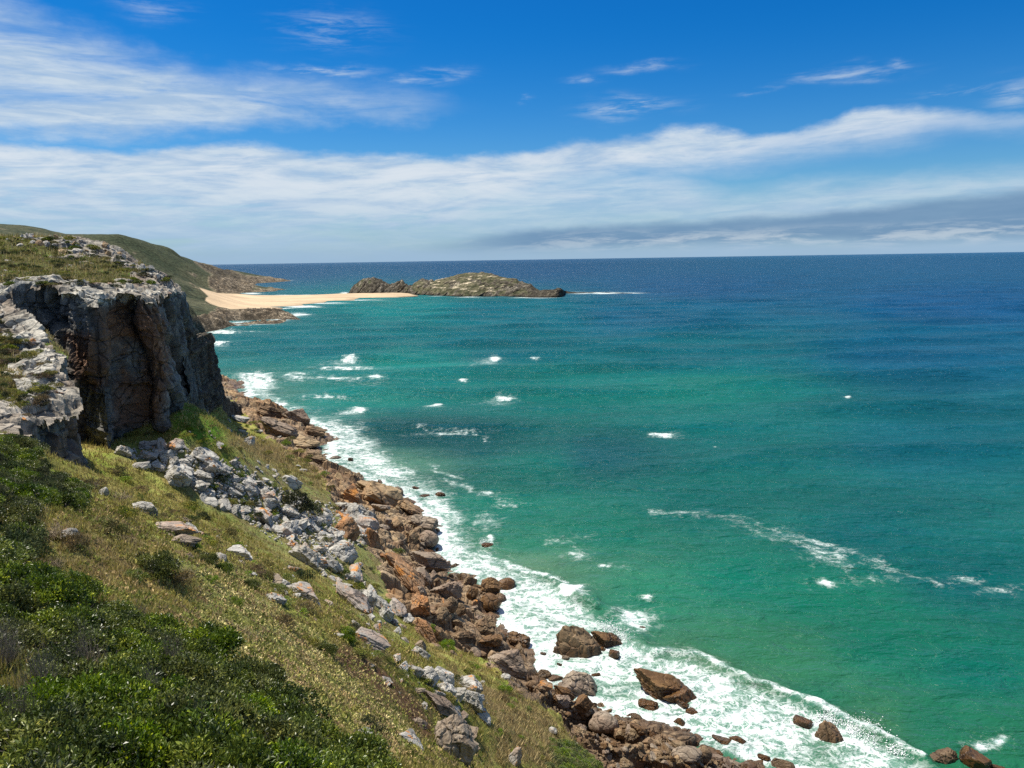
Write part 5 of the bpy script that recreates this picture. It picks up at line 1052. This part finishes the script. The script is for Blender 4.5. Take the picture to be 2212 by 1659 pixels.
GREEN = [(0.060, 0.086, 0.010), (0.095, 0.128, 0.013), (0.034, 0.052, 0.008), (0.155, 0.185, 0.022)]
OLIVE = [(0.13, 0.13, 0.034), (0.17, 0.155, 0.045), (0.10, 0.105, 0.03), (0.14, 0.165, 0.03)]
BRN_ = [(0.11, 0.085, 0.045), (0.085, 0.078, 0.04), (0.135, 0.10, 0.05)]
DARK = [(0.038, 0.050, 0.020), (0.050, 0.060, 0.026), (0.03, 0.042, 0.018)]
LIME = [(0.13, 0.18, 0.022), (0.10, 0.15, 0.02), (0.17, 0.20, 0.03)]
SALT = [(0.20, 0.185, 0.07), (0.165, 0.155, 0.058), (0.24, 0.21, 0.09)]
BUSH = {'green': [bush_meshes(800 + i, 10500, 0.078, 0.038, GREEN, M['leaf'], 46, 0.62) for i in range(4)],
        'lime': [bush_meshes(820 + i, 4500, 0.085, 0.042, LIME, M['leaf'], 24, 0.8) for i in range(2)],
        'olive': [bush_meshes(840 + i, 2600, 0.13, 0.050, OLIVE, M['dry'], 20, 0.7, 16) for i in range(3)],
        'dark': [bush_meshes(860 + i, 2800, 0.12, 0.045, DARK, M['dry'], 20, 0.95, 16) for i in range(2)],
        'brown': [bush_meshes(880 + i, 2200, 0.13, 0.035, BRN_, M['dry'], 18, 0.7, 60) for i in range(2)]}
NB = 0
def bush(kind, i, pos, r, h, label, group=None, name='shrub', cat='shrub', yaw=0.0, parts=True):
    global NB
    NB += 1; fo, st = BUSH[kind][i % len(BUSH[kind])]
    e = bpy.data.objects.new(name, None); COL.objects.link(e); e.location = pos; e.rotation_euler = (0, 0, yaw); e.scale = (r, r, h); e.empty_display_size = 0.2
    tag(e, label, cat, group); link('foliage', fo, e)
    if parts: link('stems', st, e)
    return e
# --- the leafy thicket that fills the lower left
THICK = [(-80, 1268), (60, 1255), (150, 1285), (230, 1325), (300, 1365), (390, 1375), (450, 1430), (520, 1470), (580, 1530), (640, 1590), (700, 1625), (770, 1660), (830, 1760), (-80, 1800)]
THICK2 = [(-80, 900), (20, 935), (60, 965), (110, 1010), (150, 1045), (190, 1080), (150, 1100), (90, 1105), (60, 1150), (100, 1190), (40, 1230), (-80, 1240)]
def fill_ground(polys, spacing, r_, box, lim=400):
    xs, ys = [], []
    gx = np.arange(box[0], box[1], spacing); gy = np.arange(box[2], box[3], spacing * 0.87)
    for j, yy in enumerate(gy):
        for xx in gx:
            a = xx + (j % 2) * spacing / 2 + r_.uniform(-0.3, 0.3) * spacing; b = yy + r_.uniform(-0.3, 0.3) * spacing
            if b > 1.5: xs.append(a); ys.append(b)
    xs, ys = np.array(xs), np.array(ys); zs = ground_z(xs, ys); pr = proj(np.stack([xs, ys, zs], 1))
    m = np.zeros(len(xs), bool)
    for pl in polys: m |= inpoly(pr[0], pr[1], pl)
    m &= pr[2] > 2.5
    return np.stack([xs, ys, zs], 1)[m], pr[0][m], pr[1][m]
rb = np.random.default_rng(61)
q, qu, qv = fill_ground([THICK], 1.05, rb, (-26, 2, 4.5, 34))
for i in range(len(q)):
    r = rb.uniform(0.75, 1.05)
    bush('green', int(rb.integers(4)), (q[i][0], q[i][1], q[i][2] - 0.15), r, r * rb.uniform(0.75, 1.15), 'glossy dark green bush of the dense thicket filling the lower left', 'bushes of the lower left thicket', yaw=rb.uniform(0, 6.28), name='thicket_bush', cat='bush')
n_low = len(q)
q, qu, qv = fill_ground([THICK2], 1.5, rb, (-60, -8, 12, 62))
for i in range(len(q)):
    r = rb.uniform(0.95, 1.35); k = 'green' if rb.uniform() < 0.75 else 'dark'
    bush(k, int(rb.integers(4)), (q[i][0], q[i][1], q[i][2] - 0.15), r, r * rb.uniform(0.7, 1.0), 'dark green bush on the bank below the near cliff ledges', 'bushes on the left bank', yaw=rb.uniform(0, 6.28), name='bank_bush', cat='bush')
print('thicket', n_low, len(q))
# --- single shrubs the photo shows
SHRUBS = [(320, 1215, 120, 'green', 'broad dark green shrub below the orange covered slab'), (285, 1240, 60, 'lime', 'bright green shrub at the left edge of the broad dark shrub'), (385, 1245, 70, 'brown', 'dry grey brown shrub right of the broad dark shrub'), (440, 1205, 60, 'green', 'dark green shrub hanging under the dark overhung ledge'), (478, 1225, 56, 'green', 'dark green shrub left of the smooth grey slab'),
          (540, 1262, 56, 'green', 'compact green shrub below the smooth grey slab'), (510, 1300, 34, 'lime', 'small upright green shrub casting a dark shadow'), (455, 1250, 34, 'lime', 'small yellow green shrub in the pale turf'), (575, 1240, 40, 'olive', 'olive shrub beside the compact green one'), (610, 1340, 60, 'brown', 'brown tufted shrub in the pale turf'), (640, 1090, 74, 'dark', 'dark conical bush in the middle of the scree'), (676, 1105, 44, 'dark', 'dark bush right of the conical one'),
          (230, 1140, 76, 'olive', 'wide olive shrub on the bank beneath the cliff'), (160, 1170, 70, 'brown', 'rusty brown shrub behind the white rock'), (262, 1105, 60, 'olive', 'grey green shrub on the brow above the scree'), (200, 1045, 60, 'brown', 'grey twiggy shrub at the cliff foot'), (420, 1180, 30, 'lime', 'lime green tuft at the end of the orange covered slab'), (735, 1232, 40, 'lime', 'green shrub between the large grey boulder and the propped slab'), (765, 1270, 46, 'olive', 'olive shrub on turf by the tall upright boulder'), (838, 1300, 30, 'lime', 'green shrub behind the angular grey boulder'),
          (660, 1380, 50, 'olive', 'low olive shrub on the edge of the pale turf'), (740, 1370, 60, 'green', 'dark green shrub patch above the bare soil'), (825, 1425, 40, 'olive', 'olive shrub at the corner of the bare soil'), (800, 1570, 70, 'dark', 'dark shrub beside the pale streaked rock'), (700, 1400, 60, 'green', 'green shrub band left of the bare soil'), (820, 1600, 50, 'brown', 'tall dry shrub behind the pale streaked rock'), (930, 1370, 34, 'lime', 'bright green shrub under the rusty slab'), (965, 1390, 40, 'lime', 'bright green shrub near the brown ridge block'), (860, 1190, 30, 'lime', 'green shrub on the rust red rock'), (1090, 1488, 34, 'lime', 'bright green shrub below the smooth dark cobble boulder'),
          (900, 1410, 26, 'lime', 'bright green shrub by the thin bluish outcrop'), (985, 1470, 36, 'dark', 'dark shrub between the bright block and the ringed outcrop'), (560, 1120, 40, 'dark', 'dark shrub in the lower half of the scree'), (480, 1035, 36, 'dark', 'dark shrub on the brownish rock heap'), (700, 1165, 40, 'olive', 'olive shrub in the gap above the large grey boulder'), (500, 1085, 30, 'olive', 'olive shrub between scree and grass'), (1010, 1450, 30, 'olive', 'olive shrub above the ringed outcrop')]
for (u_, v_, w_, k_, lb) in SHRUBS:
    h_ = hit_on('slope', [u_], [v_ + w_ * 0.18], 9.0)[0]
    if np.isnan(h_).any(): continue
    r = w_ * ((h_ - CAM) @ _F) / FPX / 2 * 1.05
    bush(k_, int(u_) % 3, (h_[0], h_[1], h_[2] - 0.1 * r), r, r * (1.25 if 'conical' in lb or 'upright' in lb else 0.95), lb, yaw=u_ * 0.1)
# dark green mat at the bottom edge
q, qu, qv = fill_ground([[(1185, 1600), (1230, 1600), (1320, 1680), (1180, 1680)]], 1.1, rb, (-2, 14, 56, 72))
for i in range(len(q)):
    bush('green', i, tuple(q[i] - (0, 0, 0.1)), 0.85, 0.5, 'low dark green bush in the patch at the bottom edge', 'bushes of the dark patch at the bottom edge', yaw=i, name='patch_bush', cat='bush')
# --- small scrub scattered over the slope and over the cliff top
def scrub(poly, n, smin, smax, kinds, key, seed, label, group, name='scrub_bush', near=9.0):
    r_ = np.random.default_rng(seed); pu = np.array([a for a, b in poly]); pv = np.array([b for a, b in poly])
    a = r_.uniform(pu.min(), pu.max(), n * 4); b = r_.uniform(pv.min(), pv.max(), n * 4); m = inpoly(a, b, poly); a, b = a[m][:n], b[m][:n]
    h_ = hit_on(key, a, b, near)
    for i in range(len(h_)):
        if np.isnan(h_[i]).any(): continue
        r = r_.uniform(smin, smax) * ((h_[i] - CAM) @ _F) / FPX / 2
        bush(kinds[int(r_.integers(len(kinds)))], int(r_.integers(4)), (h_[i][0], h_[i][1], h_[i][2] - 0.12 * r), r, r * r_.uniform(0.5, 0.9), label, group, yaw=r_.uniform(0, 6.28), name=name, parts=False, cat=name.replace('_', ' '))
scrub([(240, 1010), (420, 1100), (640, 1240), (860, 1420), (960, 1500), (980, 1540), (880, 1500), (700, 1370), (500, 1240), (330, 1120)], 170, 14, 58, ['olive', 'lime', 'dark', 'brown', 'olive'], 'slope', 71, 'low scrub bush on the turf between the thicket and the boulders', 'scrub bushes on the middle slope')
scrub([(240, 940), (380, 930), (560, 900), (700, 1010), (730, 1080), (560, 1010), (400, 960)], 46, 10, 34, ['olive', 'lime', 'olive'], 'slope', 72, 'low scrub bush on the grass below the cliff', 'scrub bushes below the cliff', name='grassland_bush')
scrub([(560, 1010), (700, 1080), (830, 1200), (800, 1330), (700, 1230), (520, 1120), (430, 1050)], 50, 8, 30, ['olive', 'lime', 'dark'], 'slope', 73, 'small bush growing among the scree boulders', 'bushes among the scree', name='scree_bush')
scrub([(880, 1380), (1000, 1420), (1170, 1530), (1260, 1640), (1100, 1650), (960, 1500)], 44, 10, 34, ['olive', 'lime', 'brown'], 'slope', 74, 'small bush in the straw coloured grass above the shore', 'bushes in the straw grass', name='straw_bush')
scrub([(-20, 515), (150, 515), (300, 580), (380, 605), (300, 625), (0, 615)], 230, 9, 30, ['olive', 'dark', 'olive', 'green'], 'top', 75, 'low dark bush of the heath on top of the cliff', 'heath bushes on the cliff top', name='heath_bush', near=60.0)
scrub([(-20, 690), (60, 740), (110, 800), (130, 860), (60, 900), (-20, 900)], 120, 14, 46, ['olive', 'dark', 'olive', 'brown'], 'top', 76, 'rounded olive bush on the near cliff ledges', 'bushes on the near cliff ledges', name='ledge_bush', near=40.0)
print('bushes', NB)
# --- bare grey twigs standing out of the thicket
TW = []
for i in range(3):
    tv, tf = twigs(130, np.random.default_rng(900 + i), 1.0, 0.95, 0.010, 0.45, 5); TW.append(mesh_np('dead_twigs', tv, tf, M['twig']))
tv, tf = twigs(120, np.random.default_rng(905), 1.2, 0.6, 0.012, 0.6, 5); TWT = mesh_np('tan_twigs', tv, tf, M['twig_tan'])
DEAD = [(95, 1480, 120), (190, 1430, 100), (50, 1560, 100), (370, 1430, 80), (330, 1510, 70), (20, 1410, 90), (440, 1600, 60)]
for (u_, v_, w_) in DEAD:
    h_ = hit_on('slope', [u_], [v_ + 40], 5.0)[0]
    if np.isnan(h_).any(): continue
    r = w_ * ((h_ - CAM) @ _F) / FPX / 2; o = link('dead_bush', TW[int(u_) % 3], None, (h_[0], h_[1], h_[2]), (0, 0, u_), (r, r, 1.02))
    tag(o, 'leafless grey twigs of a dead bush sticking out of the thicket', 'dead bush', 'dead bushes in the thicket')
for (u_, v_, w_, lb) in [(105, 1150, 90, 'tangle of pale bare twigs left of the white rock'), (110, 1215, 70, 'pale dry twigs hanging below the tangle'), (395, 1240, 70, 'grey leafless bush below the dark overhung ledge'), (260, 1070, 60, 'bleached dead branches on the brow under the cliff'), (300, 1330, 60, 'dark dead branches lying at the upper edge of the thicket')]:
    h_ = hit_on('slope', [u_], [v_ + 12], 5.0)[0]
    if np.isnan(h_).any(): continue
    r = w_ * ((h_ - CAM) @ _F) / FPX / 2; o = link('dead_bush', TWT if v_ < 1300 else TW[0], None, tuple(h_), (0, 0, u_), (r, r, r * 0.9)); tag(o, lb, 'dead bush')

# --- grass: blades over the whole slope, as one mesh
def grass(name, n, seed, az, rr, hfun, wfun, label, on='slope'):
    r_ = np.random.default_rng(seed); A = np.radians(r_.uniform(az[0], az[1], n)); Rr = np.exp(r_.uniform(math.log(rr[0]), math.log(rr[1]), n))
    xs, ys = Rr * np.sin(A), Rr * np.cos(A); p = np.stack([xs, ys, xs * 0], 1)
    if on == 'slope': zs = ground_z(xs, ys)
    else:
        ri = np.searchsorted(np.hypot(GXT['top'][0][:, 0], GXT['top'][1][:, 0]), Rr) - 1; ci = ((np.degrees(A) + 58) / 0.11).astype(int)
        ri = np.clip(ri, 0, nr2 - 1); ci = np.clip(ci, 0, nc2 - 1); zs = GXT['top'][2][ri, ci]; rkm = rk.reshape(nr2, nc2)[ri, ci]
    u, v, w = proj(np.stack([xs, ys, zs], 1))
    wu = u + 26 * gnoise(p * 0.16, 3) + 12 * gnoise(p * 0.5, 4); wv = v + 20 * gnoise(p * 0.16, 5) + 9 * gnoise(p * 0.5, 6)
    if on == 'slope':
        ok = ~inpoly(wu, wv, ROCKPOLY) & (zs > 4) & (w > 3); ok &= ~(inpoly(wu, wv, SCREE) & (r_.uniform(size=n) < 0.75)); ok &= ~(inpoly(wu, wv, SOIL) & (r_.uniform(size=n) < 0.85))
        ok &= ~(inpoly(wu, wv, MAT) & (r_.uniform(size=n) < 0.8)); ok &= (u > -60) & (v < 1720) & (gnoise(p * 0.8, 77) + 0.7 * gnoise(p * 0.25, 78) > -0.18 + 0.35 * r_.normal(size=n))
    else: ok = (rkm < 0.45) & (zs > 0)
    xs, ys, zs, u, v, wu, wv, p, Rr = xs[ok], ys[ok], zs[ok], u[ok], v[ok], wu[ok], wv[ok], p[ok], Rr[ok]; n = len(xs)
    straw = np.maximum(softpoly(wu, wv, STRAW, 16), softpoly(wu, wv, STRAW2, 22)); mat_ = softpoly(wu, wv, MAT, 20)
    ng = fbm(p * 0.10, 3, 41); c = lerp3((0.20, 0.18, 0.042), (0.38, 0.30, 0.12), sstep(ng + r_.normal(0, 0.25, n), -0.3, 0.35))
    c = lerp3(c, (0.33, 0.25, 0.13), np.clip(straw + (r_.uniform(size=n) < 0.18) * 0.8, 0, 1)); c = lerp3(c, (0.34, 0.30, 0.12), mat_ * 0.85); c = c * r_.uniform(0.55, 1.45, (n, 1))
    H = hfun(Rr) * (0.75 + 1.1 * sstep(gnoise(p * 1.1, 79), 0.05, 0.4)) * r_.uniform(0.5, 1.3, n) * (1 + 0.7 * straw - 0.5 * mat_); Wd = wfun(Rr) * r_.uniform(0.6, 1.3, n) * (1 + 0.8 * mat_)
    a = r_.uniform(0, 6.28, n); lean = r_.uniform(0.1, 0.9, n)[:, None] * H[:, None]; ld = np.stack([np.cos(a), np.sin(a), a * 0], 1) + np.array([0.5, -0.3, 0])
    b = np.stack([xs, ys, zs - 0.03], 1); sd = r_.uniform(0, 6.28, n); sdv = np.stack([np.cos(sd), np.sin(sd), sd * 0], 1) * Wd[:, None] / 2
    tip = b + ld * lean * 0.6 + np.array([0, 0, 1.0]) * H[:, None]
    V = np.stack([b - sdv, b + sdv, tip], 1).reshape(-1, 3); F = np.arange(3 * n).reshape(-1, 3)
    o = link(name, mesh_np(name, V, F, M['dry'], {'Col': np.repeat(c, 3, 0)}, smooth=False)); tag(o, label, 'grass', kind='stuff'); return n
print('grass', grass('grass', 620000, 81, (-37, 14), (12, 235), lambda r: 0.16 + 0.0022 * r, lambda r: 0.02 + 0.0011 * r, 'green and straw coloured grass covering the slope'),
      grass('heath_grass', 120000, 82, (-37, -20), (60, 260), lambda r: 0.16 + 0.0022 * r, lambda r: 0.03 + 0.0012 * r, 'dull green heath on the cliff top', on='top'))

# --- spray thrown up where waves meet the rocks
def spray(name, spots, seed, label):
    r_ = np.random.default_rng(seed); Vs, Fs = [], []; d, f = ico(1); c = 0
    for (u_, v_, w_, h_, n_) in spots:
        q = P(u_, v_, z=0.2); k = ((q - CAM) @ _F) / FPX
        for i in range(n_):
            t = r_.uniform() ** 1.6; off = np.array([r_.normal(0, w_ * k * 0.28), r_.normal(0, w_ * k * 0.3), t * h_ * k * math.exp(-r_.uniform())])
            Vs.append(d * r_.uniform(0.02, 0.085) * (1.3 - t) + q + off); Fs.append(f + c); c += len(d)
    o = link(name, mesh_np(name, np.concatenate(Vs), np.concatenate(Fs), M['spray'])); tag(o, label, 'spray', kind='stuff')
m_, T_, b_ = new_mat('spray_white'); b_.inputs['Base Color'].default_value = (0.85, 0.87, 0.87, 1); b_.inputs['Roughness'].default_value = 0.5; M['spray'] = m_
spray('spray', [(1320, 1362, 60, 26, 700), (1350, 1378, 40, 20, 300), (1845, 1575, 60, 30, 800), (1880, 1580, 60, 24, 500), (1215, 1262, 24, 16, 200), (1048, 1172, 22, 16, 200), (600, 876, 22, 16, 200), (535, 812, 30, 10, 200), (1785, 1555, 50, 24, 400), (1940, 1622, 50, 16, 300)], 91, 'white spray where waves break on the rocks')

# --- leafy mat hugging the ground in the pale turf, and over the rest of the near slope
def mat_cover(name, poly, n, seed, cols, size, label, thr=-0.05, rr=(10, 75), hgt=0.22):
    r_ = np.random.default_rng(seed); A = np.radians(r_.uniform(-37, 12, n)); Rr = np.exp(r_.uniform(math.log(rr[0]), math.log(rr[1]), n)); xs, ys = Rr * np.sin(A), Rr * np.cos(A)
    p = np.stack([xs, ys, xs * 0], 1); zs = ground_z(xs, ys); u, v, w = proj(np.stack([xs, ys, zs], 1)); wu = u + 26 * gnoise(p * 0.16, 3) + 12 * gnoise(p * 0.5, 4); wv = v + 20 * gnoise(p * 0.16, 5) + 9 * gnoise(p * 0.5, 6)
    cl = gnoise(p * 1.9, seed + 1) + 0.5 * gnoise(p * 4.5, seed + 2); ok = inpoly(wu, wv, poly) & (cl > thr + r_.normal(0, 0.12, n)); p = p[ok]; cl = cl[ok]; n = len(p)
    pos = np.stack([xs[ok], ys[ok], zs[ok] + hgt * np.clip(cl + 0.3, 0, 1) * r_.uniform(0.2, 1.0, n)], 1); c = np.asarray(cols)[(rnd3(np.floor(p[:, 0] * 1.1 + gnoise(p, 5)), np.floor(p[:, 1] * 1.1), p[:, 0] * 0, seed) * len(cols)).astype(int)]
    c = c * r_.uniform(0.55, 1.5, (n, 1)); V, F, C = leaf_cloud(pos, np.tile([0, 0, 0.6], (n, 1)), size * (0.5 + 0.02 * Rr[ok]), size * 0.55 * (0.5 + 0.02 * Rr[ok]), r_, c, spread=0.8, upb=0.3)
    tag(link(name, mesh_np(name, V, F, M['dry'], {'Col': C}, smooth=False)), label, 'ground cover', kind='stuff')
MATC = [(0.44, 0.37, 0.14), (0.36, 0.32, 0.11), (0.50, 0.42, 0.19), (0.28, 0.27, 0.07), (0.30, 0.21, 0.10)]
mat_cover('ground_cover', MAT, 170000, 301, MATC, 0.13, 'pale yellow green leafy mat on the near slope', -0.22)
mat_cover('low_heath', [(150, 1080), (300, 1060), (480, 1130), (640, 1230), (900, 1420), (1060, 1659), (850, 1659), (640, 1480), (420, 1370), (200, 1300), (60, 1240)], 150000, 302, [(0.24, 0.22, 0.045), (0.17, 0.18, 0.034), (0.30, 0.22, 0.09), (0.20, 0.15, 0.07), (0.14, 0.16, 0.03)], 0.15, 'low olive and brown heath between shrubs on the near slope', 0.12, hgt=0.4)
